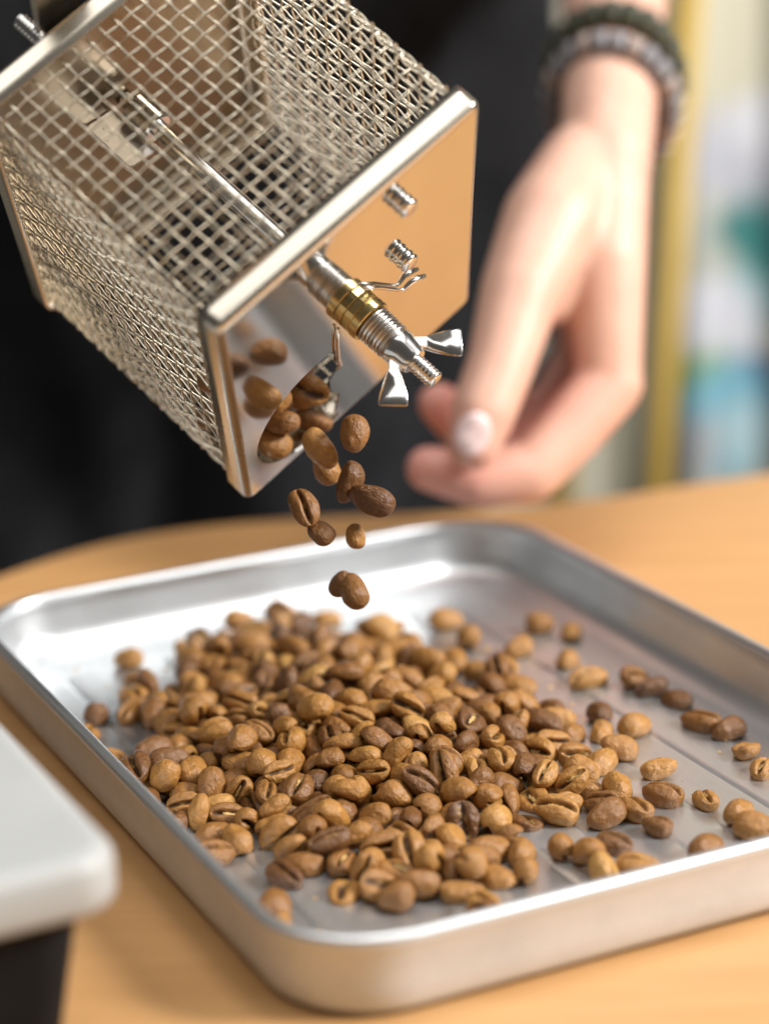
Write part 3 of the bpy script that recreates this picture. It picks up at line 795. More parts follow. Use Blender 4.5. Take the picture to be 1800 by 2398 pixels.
    (7,0.94,16,5752,110,-0.16,0.15,0.47,0.86,0),(6,0.81,-144,6337,49,0.17,0.24,-0.74,-0.6,0),(5,0.87,-412,6253,54,0.09,-0.98,-0.13,0.11,0),
    (7,0.82,-365,6331,51,0.58,-0.16,0.31,-0.74,0),(0,0.95,150,5094,45,0.22,0.05,0.01,0.97,0),(1,0.86,337,5560,41,0.4,-0.03,-0.02,-0.91,0),
    (3,0.92,-272,5666,92,0.22,0.92,-0.29,0.17,0),(0,0.79,-310,6228,43,0.27,0.03,0.07,-0.96,0),(1,0.94,-289,5472,80,0.03,-0.99,0.16,-0.04,0),
    (1,0.81,116,5444,100,0.35,-0.91,-0.07,-0.23,2),(5,0.83,-487,5692,55,0.38,-0.61,-0.37,0.58,2),(1,0.75,219,5874,52,0.16,-0.66,0.73,-0.01,2),
    (7,0.75,-351,5452,96,0.61,0.54,-0.33,-0.48,2),(1,0.85,10,5569,92,0.56,-0.12,-0.18,-0.8,2),(2,0.96,-188,5196,44,0.64,-0.05,0.03,-0.76,2),
    (0,0.92,357,5656,56,0.62,-0.75,0.06,-0.21,2),(5,0.8,-57,5169,34,0.92,-0.0,0.0,0.4,2),(0,0.79,-271,5171,41,0.99,0.05,0.02,-0.13,2),
    (2,0.92,-321,5868,52,0.22,0.15,-0.35,0.9,2),(0,0.83,60,5986,65,0.41,-0.72,-0.17,0.54,2),(0,0.85,159,5874,57,0.46,-0.22,0.68,-0.53,2),
    (3,0.75,-494,5966,39,0.68,0.02,-0.03,-0.73,2),(1,0.95,356,5371,42,0.87,0.0,0.08,-0.49,2),(6,0.94,-323,5282,55,0.89,-0.14,-0.36,-0.24,2),
    (1,0.96,-43,5293,53,0.85,-0.52,-0.01,0.0,2),(2,0.9,-549,5346,49,0.97,-0.24,0.02,-0.04,2),(7,0.95,-161,5389,57,0.31,-0.7,0.51,-0.39,2),
    (1,0.85,85,5213,48,0.56,0.22,-0.09,0.79,2),(6,0.88,42,6100,42,0.85,-0.05,-0.08,-0.52,2),(6,0.81,159,5181,48,0.44,0.89,-0.12,-0.07,2),
    (3,0.93,-254,5258,61,0.24,0.48,-0.73,-0.41,2),(4,0.9,82,5567,115,0.4,-0.27,0.84,0.24,2),(4,0.97,-283,5924,55,0.84,0.0,-0.0,-0.54,2),
    (6,0.88,-446,5378,51,0.62,0.78,0.06,0.1,2),(4,0.97,-156,6229,58,0.25,0.4,0.77,0.42,2),(1,0.86,-596,5638,55,-0.02,-0.33,-0.93,0.17,2),
    (4,0.8,-333,5561,91,0.59,-0.31,0.48,0.57,2),(0,0.86,243,5406,58,0.11,-0.12,-0.87,-0.47,2),(2,0.82,301,6009,54,0.24,-0.91,-0.33,-0.04,2),
    (3,0.83,-56,5993,70,0.16,-0.71,-0.43,-0.54,2),(1,0.81,164,5301,54,-0.02,0.16,-0.97,0.15,2),(3,0.76,198,5538,95,0.7,-0.68,0.19,0.06,2),
    (1,0.77,-241,5824,90,0.21,0.13,0.47,-0.85,2),(3,0.76,119,6094,48,0.93,-0.1,-0.27,-0.23,2),(0,0.78,-115,5442,81,0.17,-0.56,-0.75,0.31,2),
    (3,0.84,102,5383,55,0.7,0.23,0.23,-0.64,2),(4,0.84,-227,5971,77,0.02,0.5,-0.86,-0.06,2),(2,0.88,-439,5797,54,0.28,-0.1,-0.92,0.26,2),
    (3,0.78,158,5953,40,0.66,0.01,-0.03,-0.75,2),(7,0.77,-300,6301,39,0.89,-0.02,-0.02,-0.45,2),(1,0.87,129,6032,56,0.12,-0.03,0.99,-0.11,2),
    (2,0.85,-133,6129,57,0.18,0.97,-0.18,-0.01,2),(6,0.8,300,5844,40,0.88,0.04,-0.08,0.47,2),(3,0.83,270,5643,53,0.24,-0.64,0.59,-0.43,2),
    (2,0.77,-308,6161,53,0.2,-0.96,0.14,-0.14,2),(0,0.79,17,5240,54,0.06,-0.71,0.67,-0.21,2),(6,0.87,-136,5263,42,0.17,0.08,-0.02,0.98,2),
    (0,0.79,246,5318,55,-0.08,0.3,0.81,0.5,2),(2,0.76,-606,5402,51,0.28,0.5,-0.71,-0.41,2),(1,0.88,-402,6473,41,-0.1,0.0,-0.01,0.99,2),
    (0,0.81,345,5809,42,0.92,0.03,0.04,0.39,2),(6,0.93,-291,5341,56,0.63,0.74,-0.03,-0.25,2),(1,0.81,-226,5409,55,0.08,0.83,-0.52,-0.18,2),
    (5,0.77,-101,5532,80,0.13,0.01,-0.26,0.96,2),(2,0.87,-528,5414,42,0.38,-0.02,-0.06,0.92,2),(2,0.9,49,5442,59,0.05,0.38,0.91,0.17,2),
    (6,0.81,-437,5874,40,0.51,-0.07,-0.04,-0.86,2),(1,0.97,-121,6020,60,0.61,-0.05,-0.43,0.66,2),(3,0.78,-118,5649,86,0.83,0.3,0.14,-0.44,2),
    (6,0.86,-24,5417,62,0.52,-0.03,-0.67,-0.52,2),(3,0.86,-128,5781,91,0.68,0.7,0.21,0.02,2),(3,0.78,12,5483,83,0.39,0.15,-0.56,-0.71,2),
    (3,0.79,-78,5726,102,-0.21,-0.04,0.04,0.98,2),(2,0.85,175,5669,60,0.32,-0.51,0.25,-0.76,2),(4,0.96,-273,5543,55,0.99,0.01,0.05,-0.14,2),
    (3,0.9,-380,5708,62,0.07,0.31,0.93,0.2,2),(6,0.76,234,5693,42,0.93,-0.11,-0.21,-0.3,2),(3,0.79,-299,5805,57,0.07,0.35,-0.91,-0.2,2),
    (0,0.85,254,5547,52,0.46,-0.5,0.56,-0.47,2),(6,0.79,-208,5653,40,0.8,-0.0,0.0,0.6,2),(7,0.8,68,5741,50,0.24,-0.41,0.63,-0.62,2),
    (7,0.86,-163,5734,41,-0.16,0.04,0.01,0.99,2),(6,0.8,-66,5931,40,0.85,-0.07,-0.09,-0.51,2),(1,0.79,-668,5448,39,-0.07,-0.07,-0.04,0.99,2),
    (3,0.75,-356,5996,39,0.86,0.03,0.0,0.51,2),(2,0.76,-97,6178,40,0.99,-0.06,-0.01,-0.11,2),(3,0.79,-219,6108,40,0.97,0.01,-0.06,-0.22,2),
    (2,0.81,-223,5797,41,1.0,-0.05,-0.02,0.03,2),(0,0.8,34,5794,43,0.84,-0.03,0.03,-0.54,2),(3,0.97,-163,5502,62,0.21,-0.57,-0.79,0.08,2),
    (6,0.76,-121,5899,53,0.17,-0.21,0.83,-0.48,2),(6,0.77,-226,5481,48,0.26,0.38,0.68,0.57,2),(6,0.77,-399,5630,49,0.13,-0.66,-0.74,0.02,2),
    (5,0.77,-613,5494,34,0.89,-0.0,-0.04,-0.46,2),(3,0.92,-122,5680,60,0.22,-0.91,-0.35,-0.05,2),(4,0.94,-169,5605,61,0.34,0.67,0.65,-0.11,2),
    (4,0.8,-259,5605,54,-0.03,0.03,-0.99,0.17,2),(0,0.93,-222,5860,61,0.24,0.0,-0.86,-0.44,2),(3,0.96,-300,5417,62,0.44,0.78,-0.44,-0.05,2),
    (0,0.77,-216,6038,41,0.96,0.03,0.0,-0.29,2),(1,0.78,-96,6055,55,0.22,0.25,0.87,0.37,2),(4,0.81,-377,5810,52,0.47,-0.23,0.31,-0.79,2),
    (5,0.88,-461,5581,35,0.97,-0.0,0.0,0.25,2),(3,0.87,-70,5460,59,0.14,0.84,0.46,0.24,2),(2,0.82,-409,5530,54,0.42,0.23,-0.67,-0.57,2),
    (1,0.87,-16,5365,41,0.98,-0.11,0.03,0.19,2),(5,0.81,-618,5573,43,-0.02,-0.11,-0.24,0.96,2),(5,0.84,-1,6026,34,0.57,-0.01,0.0,0.82,2),
    (6,0.83,91,5934,50,0.15,0.92,-0.36,0.01,2),(2,0.83,-165,5869,97,0.02,0.64,-0.74,0.2,2),(1,0.82,-192,5680,98,0.23,-0.37,-0.86,0.27,2),
    (5,0.78,191,5533,33,0.96,-0.01,0.03,0.26,2),(3,0.78,-384,5425,40,0.8,0.05,-0.06,0.6,2),(4,0.81,-89,5377,55,-0.01,-0.6,0.78,0.15,2),
    (0,0.87,-366,5510,59,0.41,0.83,0.31,0.23,2),(1,0.83,-379,5923,52,0.24,-0.5,-0.73,0.41,2),(4,0.86,152,5429,51,-0.02,-0.26,0.68,0.69,2),
    (3,0.88,-48,5808,61,0.25,0.91,0.31,0.08,2),(0,0.78,-454,5656,50,0.41,-0.37,0.36,-0.75,2),(2,0.83,-31,5754,59,0.83,0.38,0.35,-0.19,2),
    (0,0.85,38,5867,43,0.21,-0.02,0.05,0.98,2),(0,0.82,-34,6096,42,-0.11,0.03,0.04,0.99,2),(6,0.8,85,5273,49,0.5,-0.77,-0.4,0.07,2),
    (1,0.81,-136,5019,39,0.41,-0.08,-0.01,0.91,2),(2,0.86,47,5318,54,0.33,-0.85,-0.41,-0.08,2),(7,0.76,-159,5967,49,0.44,-0.34,-0.66,0.5,2),
    (0,0.76,148,5749,56,0.18,0.97,-0.17,-0.02,2),(1,0.78,-43,5689,66,0.36,-0.68,-0.29,-0.57,2),(7,0.94,-27,5536,45,0.99,0.12,0.02,-0.05,2),
    (1,0.8,-235,6256,39,0.56,-0.01,0.01,-0.83,2),(7,0.89,-28,5625,56,0.1,0.09,0.89,0.43,2),(7,0.89,-235,5757,90,0.95,-0.19,0.12,-0.23,2),
    (5,0.75,64,5512,34,0.99,-0.01,0.08,-0.15,2),(6,0.76,132,5490,45,0.94,0.27,-0.09,0.19,2),(3,0.82,105,5812,41,0.99,0.03,-0.01,-0.15,2),
    (1,0.76,-374,5580,68,0.17,-0.86,0.09,0.47,2),(7,0.87,126,5555,65,0.24,0.28,0.29,-0.88,2),(7,0.76,-14,5693,124,0.92,-0.04,0.0,-0.38,2),
    (5,0.8,-62,5587,86,0.09,-0.11,-0.99,-0.03,2),(6,0.87,163,5245,52,-0.02,0.27,-0.73,0.63,2),(4,0.9,-327,5635,60,0.2,-0.48,-0.53,0.67,2),
    (7,0.92,22,5691,70,0.65,0.38,-0.11,-0.65,2),(3,0.78,-110,5573,57,0.12,0.73,-0.66,-0.14,2),(7,0.82,107,6154,55,0.51,-0.01,-0.41,-0.76,2),
    (2,0.94,14,5946,56,0.24,0.05,-0.91,0.33,2),(1,0.78,-203,5917,57,0.4,-0.25,0.37,0.8,2),(3,0.92,71,5617,43,0.59,0.0,-0.03,-0.81,2),
    (6,0.76,-167,6077,57,0.82,0.14,0.53,-0.19,2),(0,0.8,144,5597,41,0.43,0.04,0.02,0.9,2),(7,0.88,-47,5878,73,-0.06,0.41,-0.42,0.81,2),
    (0,0.88,205,5608,54,0.36,-0.48,0.59,-0.55,2),(0,0.91,118,5682,61,0.13,0.68,0.5,0.52,2),(1,0.95,-258,5727,42,0.36,-0.05,-0.0,0.93,2),
    (7,0.92,-114,5953,83,0.83,0.42,0.07,0.35,2),(7,0.95,-128,5821,57,0.5,-0.79,-0.35,0.08,2),(4,0.89,48,5628,121,-0.01,0.6,-0.32,0.73,2),
    (3,0.81,-279,6007,40,0.57,0.03,0.01,0.82,2),
]
low_beans = [bean_geometry(*b, NA=20, NL=12)[:2] for b in BEANS]
ns = 0
flip = random.Random(9)
under_v, under_f = [], []
for k, s, x, y, z, qw, qx, qy, qz, kind in BEAN_DATA:
    q = Quaternion((qw, qx, qy, qz)).normalized()
    p = V((x, y, z)) * 1e-4
    back = (q @ V((0, 0, 1))).dot(-CAM_F)                       # how far the round back faces the camera
    if kind == 2:                                               # buried beans, scarcely seen: one joined mass
        mtx = Matrix.LocRotScale(p, q, (s * 1.04,) * 3)
        n0 = len(under_v); me = low_beans[k]
        under_v += [mtx @ V(c) for c in me[0]]
        under_f += [tuple(n0 + i for i in f) for f in me[1]]
        continue
    if back > .15 and flip.random() < .42:
        off = q @ V((0, 0, BEANS[k][3] * .10 * s))
        q = q @ Quaternion((1, 0, 0), math.pi + flip.uniform(-.35, .35))
        p = p + off * 2 * .6
        back = -back
    if kind:
        lab = STRAYS[ns]; ns += 1
    else:
        d = tray_mat.inverted() @ p
        face = 'showing its crease' if back < -.25 else ('showing its round back' if back > .25 else 'on its side')
        if p.z > .0100: where = 'on top of the heap'
        elif d.y < -.060: where = 'at the heap\'s front end, near the front rim'
        elif d.y > .070: where = 'at the heap\'s far end, under the falling beans'
        elif d.x < -.048: where = 'at the heap\'s left edge, beside the left wall'
        elif d.x > .022: where = 'at the right edge of the heap'
        else: where = 'in the middle layer of the heap'
        lab = 'coffee bean ' + face + ' ' + where
    place_bean(k, s * 1.04, p, q, lab, 'coffee beans in the tray')

under = obj('buried_coffee_beans', mesh('buried_coffee_beans', under_v, under_f), M_BEAN)
tag(under, 'roasted beans buried in the lower layers of the heap', 'coffee beans', kind='stuff')

def look_quat(angle, roll, tip=0):
    """long axis at this angle in the picture (degrees, anticlockwise from right); roll 0 = round back to the camera, 180 = crease"""
    a, t = math.radians(angle), math.radians(tip)
    xa = (CAM_R * math.cos(a) + CAM_U * math.sin(a)) * math.cos(t) - CAM_F * math.sin(t)
    za = (-CAM_F - xa * (-CAM_F).dot(xa)).normalized()
    ya = za.cross(xa)
    q = Matrix((xa, ya, za)).transposed().to_quaternion()
    return q @ Quaternion((1, 0, 0), math.radians(roll))
FALL = [   # view x, y, depth, angle, roll, kind, size, label
    (762, 938, .578, 92, 30, 0, 1.02, 'plump falling bean hanging highest, right of the roaster opening'),
    (697, 966, .583, -52, 60, 1, 1.12, 'curved orange-brown bean just slipping out of the roaster opening'),
    (706, 1010, .592, -58, 20, 0, .92, 'shadowed falling bean half hidden under the curved bean at the opening'),
    (748, 1040, .580, 74, 100, 7, 1.0, 'narrow upright falling bean left of the tilted pale one'),
    (806, 1072, .576, -22, 75, 3, 1.12, 'pale falling bean farthest right in the falling stream'),
    (655, 1096, .577, -66, 170, 1, 1.0, 'falling bean with its crease showing, farthest left in the stream'),
    (693, 1150, .579, -48, 20, 2, .82, 'small falling bean below the one with the open crease'),
    (768, 1158, .581, 86, 0, 4, .74, 'small dark falling bean over the bright back rim of the tray'),
    (735, 1262, .588, 35, 30, 2, .80, 'left bean of the low falling pair above the heap'),
    (768, 1276, .586, -58, 40, 0, .98, 'right bean of the low falling pair above the heap'),
]
for vx, vy, dep, an, ro, k, s, lab in FALL:
    place_bean(k, s * .93, at(vx, vy, dep), look_quat(an, ro, rb.uniform(-25, 25)), lab, 'beans falling from the roaster', False)
INSIDE = [  # local u, v, w in mm, angle, roll, kind, size, label
    (-28.0, 38.0, -3.6, -25, 30, 3, 1.06, 'dark reddish bean at the lower left of the roaster opening'),
    (-23.5, 33.0, -4.6, -10, 60, 7, 1.0, 'long bean lying across the left half of the roaster opening'),
    (-13.0, 32.5, -5.0, -20, 190, 5, 1.12, 'large bean showing its flat side inside the roaster opening'),
    (-13.5, 46.0, -3.2, -20, 100, 1, 1.02, 'bean seen edge-on at the lower right of the roaster opening'),
    (-22.8, 24.0, -6.0, 40, 20, 2, .95, 'bean in the dark upper part of the roaster opening'),
    (-12.0, 20.0, -7.0, 60, 0, 4, .95, 'bean behind the bent shutter arm in the roaster opening'),
    (-31.0, 28.0, -8.0, 60, 40, 0, 1.0, None), (-34.0, 40.0, -9.5, 20, 20, 3, 1.0, None), (-27.0, 45.0, -9.0, 0, 160, 7, 1.0, None),
    (-35.0, 18.0, -6.0, 80, 40, 0, .95, None), (-35.0, 8.0, -7.0, 30, 80, 1, .9, None), (-20.0, 40.0, -11.0, 30, 10, 2, 1.0, None),
    (-12.0, 27.0, -12.5, 10, 20, 3, 1.05, None), (-16.0, 40.0, -12.0, 70, 40, 1, 1.05, None), (-24.0, 30.0, -13.0, 120, 10, 0, 1.05, None), (-11.0, 44.0, -9.0, 40, 30, 7, 1.05, None),
    (-19.0, 22.0, -14.0, 20, 60, 3, 1.05, None), (-29.0, 20.0, -14.0, 80, 0, 1, 1.05, None), (-29.0, 38.0, -15.0, 45, 30, 0, 1.05, None), (-18.0, 33.0, -17.0, 100, 30, 7, 1.1, None),
    (-35.5, 30.0, -16.0, 30, 10, 0, 1.0, None), (-36.0, -2.0, -12.0, 70, 10, 5, .95, None), (-35.5, 14.0, -18.0, 130, 60, 1, .95, None),
]
for u, v, w, an, ro, k, s, lab in INSIDE:
    p = RO + RM @ V((u * mm_, v * mm_, w * mm_))
    place_bean(k, s * .88, p, look_quat(an, ro, rb.uniform(-20, 20)), lab or 'brown bean inside the mesh roaster, seen through the wire', 'beans inside the roaster', False)

# papery flakes and crumbs shed by the beans
fr = random.Random(21)
vs, fs = [], []
for i in range(90):
    if i < 60: d = V((fr.uniform(-.068, .07), fr.uniform(-.10, .10)))
    else: d = V((fr.gauss(-.01, .03), fr.gauss(.0, .05)))
    if abs(d.x) > .072 or abs(d.y) > .106: continue
    c = tray_mat @ V((d.x, d.y, .0032))
    r = fr.uniform(.0003, .0011) if fr.random() < .85 else fr.uniform(.0012, .0022)
    a0 = fr.uniform(0, 6.28); n0 = len(vs)
    vs.append(tuple(c + V((0, 0, r * .5))))
    for k in range(6):
        rr_ = r * fr.uniform(.45, 1.1)
        vs.append(tuple(c + V((rr_ * math.cos(a0 + k), rr_ * math.sin(a0 + k) * .6, fr.uniform(-.0002, .0004)))))
    for k in range(6): fs.append((n0, n0 + 1 + k, n0 + 1 + (k + 1) % 6))
fl = obj('chaff_flakes', mesh('chaff_flakes', vs, fs, False), M_CHAFF)
tag(fl, 'tiny papery flakes scattered over the tray floor', 'chaff', kind='stuff')

# ------------------------------------------------------------------ the person behind the table
person = empty('person', Matrix.Translation((-.10, 1.0, -.9)))
tag(person, 'person in black clothing behind the table, one hand hanging with thumb and fingers together', 'person')
inv = person.matrix_world.inverted()
def capsules(segs, sides=18):
    vs, fs = [], []
    for a, b, ra, rb_ in segs:
        d = b - a; t = d.normalized()
        x = t.orthogonal().normalized(); y = t.cross(x)
        base = len(vs); rings = []
        for k in range(1, 6):
            an = math.radians(-90 + 18 * k); rings.append((a + t * ra * math.sin(an), ra * math.cos(an)))
        for k in range(0, 5):
            an = math.radians(18 * k); rings.append((b + t * rb_ * math.sin(an), rb_ * math.cos(an)))
        for p, r in rings:
            for k in range(sides):
                an = 2 * math.pi * k / sides
                vs.append(p + x * r * math.cos(an) + y * r * math.sin(an))
        for i in range(len(rings) - 1):
            for k in range(sides):
                l = (k + 1) % sides
                fs.append((base + i * sides + k, base + i * sides + l, base + (i + 1) * sides + l, base + (i + 1) * sides + k))
        fs.append(tuple(base + k for k in reversed(range(sides))))
        fs.append(tuple(base + (len(rings) - 1) * sides + k for k in range(sides)))
    return vs, fs
def chain(pts):
    out = []
    for (p, r), (q, s) in zip(pts[:-1], pts[1:]): out.append((p, q, r, s))
    return out
H = lambda x, y, d, r: (at(x, y, d), r)
segs = []
# forearm and wrist: two side by side give the oval section
segs += chain([H(1330, -420, .905, .026), H(1330, -120, .842, .0205), H(1322, 110, .795, .0166), H(1312, 270, .770, .0156), H(1300, 400, .757, .0150)])
segs += chain([H(1335, -420, .915, .026), H(1330, -120, .852, .0200), H(1320, 120, .804, .0162), H(1305, 290, .781, .0150), H(1292, 430, .772, .0142)])
# back of the hand: four metacarpals
segs += chain([H(1305, 330, .762, .0150), H(1300, 560, .748, .0142), H(1312, 820, .744, .0108)])
segs += chain([H(1300, 340, .772, .0150), H(1292, 560, .764, .0140), H(1300, 810, .762, .0108)])
segs += chain([H(1292, 350, .784, .0140), H(1280, 560, .780, .0130), H(1285, 790, .778, .0104)])
segs += chain([H(1285, 360, .794, .0130), H(1265, 560, .794, .0120), H(1262, 760, .792, .0095)])
# ball of the thumb, thumb
segs += chain([H(1262, 360, .760, .0150), H(1190, 480, .742, .0160), H(1125, 625, .728, .0128), H(1080, 790, .718, .0104), H(1042, 890, .713, .0100), H(1022, 958, .712, .0084)])
segs += chain([H(1280, 430, .755, .0150), H(1225, 560, .748, .0135), H(1170, 640, .742, .0105)])
# index, middle, ring, little finger
segs += chain([H(1316, 828, .744, .0108), H(1225, 935, .738, .0104), H(1140, 1020, .733, .0100), H(1025, 1036, .728, .0088), H(925, 1012, .727, .0072)])
segs += chain([H(1300, 810, .762, .0106), H(1195, 935, .758, .0102), H(1105, 985, .752, .0092), H(1010, 925, .746, .0084), H(948, 872, .742, .0070)])
segs += chain([H(1285, 790, .778, .0100), H(1200, 920, .776, .0096), H(1120, 950, .770, .0088), H(1040, 900, .764, .0078)])
segs += chain([H(1262, 760, .792, .0092), H(1200, 870, .790, .0086), H(1140, 900, .784, .0078), H(1085, 870, .780, .0068)])
# upper arm, out of the picture
segs += chain([H(1330, -420, .905, .028), (V((.13, 1.02, .34)), .036), (V((.07, 1.04, .55)), .045)])
vs, fs = capsules(segs)
tmp = bpy.data.objects.new('arm_source', mesh('arm_source', vs, fs))
col.objects.link(tmp)
md = tmp.modifiers.new('r', 'REMESH'); md.mode = 'VOXEL'; md.voxel_size = .0013
ms = tmp.modifiers.new('s', 'SMOOTH'); ms.factor = .5; ms.iterations = 9
dg = bpy.context.evaluated_depsgraph_get()
body_me = bpy.data.meshes.new_from_object(tmp.evaluated_get(dg))
bpy.data.objects.remove(tmp)
body_me.polygons.foreach_set('use_smooth', [True] * len(body_me.polygons))
body_me.name = 'body'
tips = [at(925, 1012, .727), at(948, 872, .742), at(1040, 900, .764), at(1085, 870, .780), at(1170, 900, .755)]
fa = body_me.attributes.new('flush', 'FLOAT', 'POINT')
fa.data.foreach_set('value', [.8 * max(0.0, 1 - min((v.co - t).length for t in tips) / .034) for v in body_me.vertices])
body = obj('body', body_me, M_SKIN, person)
body.matrix_local = inv
body['label'] = 'bare forearm and loosely closed hand'
# thumb nail
nc = at(1021, 938, .7005); nq = look_quat(70, 0, 8).to_matrix()
lp = []
for sc_, z in ((1, -.0012), (1, .0000), (.82, .0007), (.45, .0010)):
    lp.append([tuple(nc + nq @ V((.0068 * sc_ * math.cos(a), .0052 * sc_ * math.sin(a), z - .0010 * math.sin(a) ** 2))) for a in [2 * math.pi * k / 24 for k in range(24)]])
nail = obj('thumb_nail', mesh('thumb_nail', *loft(lp)), M_NAIL, body)

# black clothing: torso with soft folds, sleeve
vs, fs = [], []
NR, NC = 90, 120
for i in range(NR + 1):
    z = -.75 + 1.35 * i / NR
    st_ = min(1, max(0, (z + .07) / .07)); st_ = st_ * st_ * (3 - 2 * st_)
    wx = .156 + .024 * st_ + .02 * max(0, z) / .5
    wy = .125 + .03 * max(0, -z)
    if z > .46: 
        f = math.sqrt(max(.02, 1 - ((z - .46) / .145) ** 2)); wx *= f; wy *= f
    for k in range(NC):
        a = 2 * math.pi * k / NC
        x, y = math.cos(a), math.sin(a)
        fold = (.010 * math.sin(5.2 * a + 9 * z + 1.2 * math.sin(7 * z)) + .006 * math.sin(11 * a - 17 * z + .8) + .004 * math.sin(19 * a + 23 * z)) * (1 if z < .4 else .3)
        fold += .016 * math.exp(-((a - 4.35) / .22) ** 2) * math.exp(-((z - .02) / .10) ** 2)
        vs.append((-.112 + x * (wx + fold) + .010 * z, 1.02 + y * (wy + fold), z))
for i in range(NR):
    for k in range(NC):
        l = (k + 1) % NC
        fs.append((i * NC + k, i * NC + l, (i + 1) * NC + l, (i + 1) * NC + k))
fs.append(tuple(reversed(range(NC)))); fs.append(tuple(NR * NC + k for k in range(NC)))
cl = obj('clothing', mesh('clothing', vs, fs), M_CLOTH, person)
cl.matrix_local = inv
cl['label'] = 'black shirt and apron with soft folds'

# bracelets
def bracelet(name, label, vx, vy, dep, rx, ry, nb, mats, bead_r, sq, cord_mat, tilt):
    a0 = at(1330, -120, .854); a1 = at(1305, 300, .781)
    ax = (a1 - a0).normalized()
    side = (CAM_R - ax * CAM_R.dot(ax)).normalized()
    front = ax.cross(side); 
    if front.dot(CAM_F) > 0: front = -front
    c = at(vx, vy, dep)
    root = empty(name, Matrix.Translation(c))
    tag(root, label, 'bracelet', 'bracelets on the wrist')
    pos = lambda t: side * math.cos(t) * rx + front * math.sin(t) * ry + ax * tilt * math.cos(t)
    obj('cord', mesh('cord', *tube([pos(2 * math.pi * k / 48) for k in range(48)], bead_r * .72, 8, closed=True)), cord_mat, root)
    v0, f0 = lathe([(bead_r * math.cos(math.radians(b)), sq * bead_r * math.sin(math.radians(b))) for b in (-80, -50, -20, 20, 50, 80)], 10)
    bms = []
    for mt in mats:
        me = mesh('bead', v0, f0); me.materials.append(mt); bms.append(me)
    for k in range(nb):
        t = 2 * math.pi * k / nb
        p = pos(t); d = (pos(t + .01) - pos(t - .01)).normalized()
        o = obj('bead', bms[k % len(bms)], None, root)
        o.rotation_mode = 'QUATERNION'; o.rotation_quaternion = d.to_track_quat('Z', 'Y'); o.location = p
bracelet('bracelet', 'broad dark olive bead bracelet, upper of the two on the wrist', 1326, 165, .798, .0200, .0258, 22, [M_OLIVE], .0058, .75, M_DARKCORD, .002)
bracelet('bracelet', 'grey bead bracelet with dark cord, lower of the two, nearer the hand', 1321, 225, .788, .0198, .0250, 24, [M_BEAD, M_BEAD, M_PINKBEAD], .0047, .7, M_DARKCORD, .004)

# ------------------------------------------------------------------ blurred background at the right
def post(name, label, a, b, r):
    o = obj(name, mesh(name, *tube([a, a.lerp(b, .5), b], [r, r, r], 14)), M_OCHRE)
    tag(o, label, 'post', 'ochre posts behind the arm')
post('ochre_post', 'blurred ochre yellow post just right of the wrist and hand', at(1505, -260, 1.30), at(1395, 1300, 1.22), .0080)
post('ochre_post', 'short glimpse of ochre post under the hand', at(1215, 820, 1.32), at(1190, 1400, 1.25), .0085)

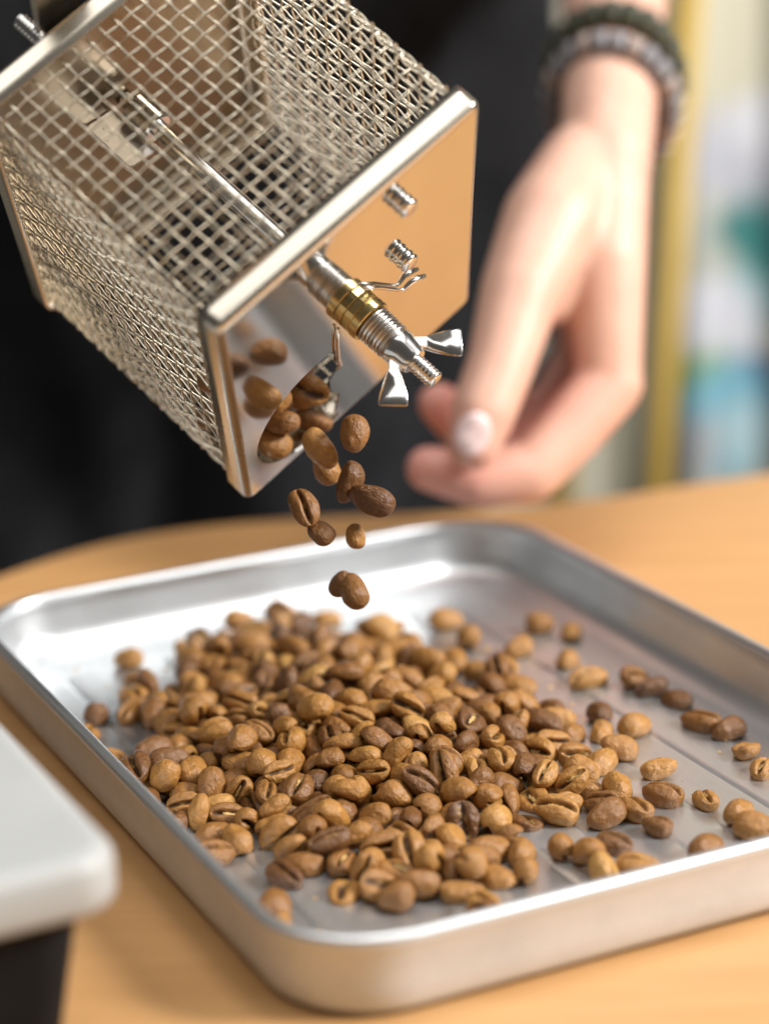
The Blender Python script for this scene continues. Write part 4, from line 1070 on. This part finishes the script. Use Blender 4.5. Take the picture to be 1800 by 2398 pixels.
def curtain_material():
    mt, nt, b = mat('printed_cloth')
    tc = nt.nodes.new('ShaderNodeTexCoord')
    wn = nt.nodes.new('ShaderNodeTexNoise'); wn.inputs['Scale'].default_value = 14; wn.inputs['Detail'].default_value = 3
    nt.links.new(tc.outputs['Object'], wn.inputs['Vector'])
    add = nt.nodes.new('ShaderNodeVectorMath'); add.operation = 'MULTIPLY_ADD'
    add.inputs[1].default_value = (.05, .05, .05)
    nt.links.new(wn.outputs['Color'], add.inputs[0]); nt.links.new(tc.outputs['Object'], add.inputs[2])
    cur = None
    col0 = nt.nodes.new('ShaderNodeRGB'); col0.outputs[0].default_value = (.46, .43, .33, 1)
    cur = col0.outputs[0]
    for (vx, vy, r, c) in BLOTS:
        p = at(vx, vy, 1.45)
        sub = nt.nodes.new('ShaderNodeVectorMath'); sub.operation = 'DISTANCE'
        sub.inputs[1].default_value = (p.x + .025, .025, p.z + .025)
        nt.links.new(add.outputs[0], sub.inputs[0])
        mr = nt.nodes.new('ShaderNodeMapRange'); mr.interpolation_type = 'SMOOTHSTEP'
        r *= .75; mr.inputs[1].default_value = r * .6; mr.inputs[2].default_value = r * 1.0; mr.inputs[3].default_value = 1; mr.inputs[4].default_value = 0
        nt.links.new(sub.outputs['Value'], mr.inputs[0])
        mx = nt.nodes.new('ShaderNodeMixRGB'); mx.inputs[2].default_value = (*[q_ * .60 for q_ in c], 1)
        nt.links.new(mr.outputs[0], mx.inputs[0]); nt.links.new(cur, mx.inputs[1])
        cur = mx.outputs[0]
    nt.links.new(cur, b.inputs['Base Color'])
    b.inputs['Roughness'].default_value = .85
    return mt
BLOTS = [(1600, 380, .075, (.66, .66, .72)), (1680, 260, .05, (.86, .86, .90)), (1480, 470, .04, (.70, .70, .62)),
         (1650, 560, .064, (.05, .27, .26)), (1590, 650, .05, (.40, .66, .68)), (1520, 570, .03, (.64, .66, .58)),
         (1545, 715, .064, (.93, .93, 1.0)), (1490, 805, .042, (.20, .44, .02)), (1550, 820, .03, (.30, .50, .08)),
         (1660, 840, .036, (.08, .13, .36)), (1570, 925, .072, (.30, .66, .82)), (1650, 965, .04, (.66, .92, 1.0)), (1490, 1005, .04, (.58, .60, .62))]
M_PRINT = curtain_material()
vs, fs = [], []
n = 60
for i in range(n + 1):
    x = .130 + .45 * i / n
    y = .012 * math.sin(i * .55) + .005 * math.sin(i * 1.3)
    for z in (-.75, .55):
        vs.append((x, y, z)); vs.append((x, y + .0015, z))
for i in range(n):
    a = i * 4; b = a + 4
    fs += [(a, b, b + 2, a + 2), (a + 1, a + 3, b + 3, b + 1), (a + 2, b + 2, b + 3, a + 3), (a, a + 1, b + 1, b)]
curtain = obj('curtain', mesh('curtain', vs, fs), M_PRINT)
curtain.location = (0, 1.42, 0)
tag(curtain, 'blurred hanging cloth printed with pale blue, teal, white and green blotches', 'curtain')
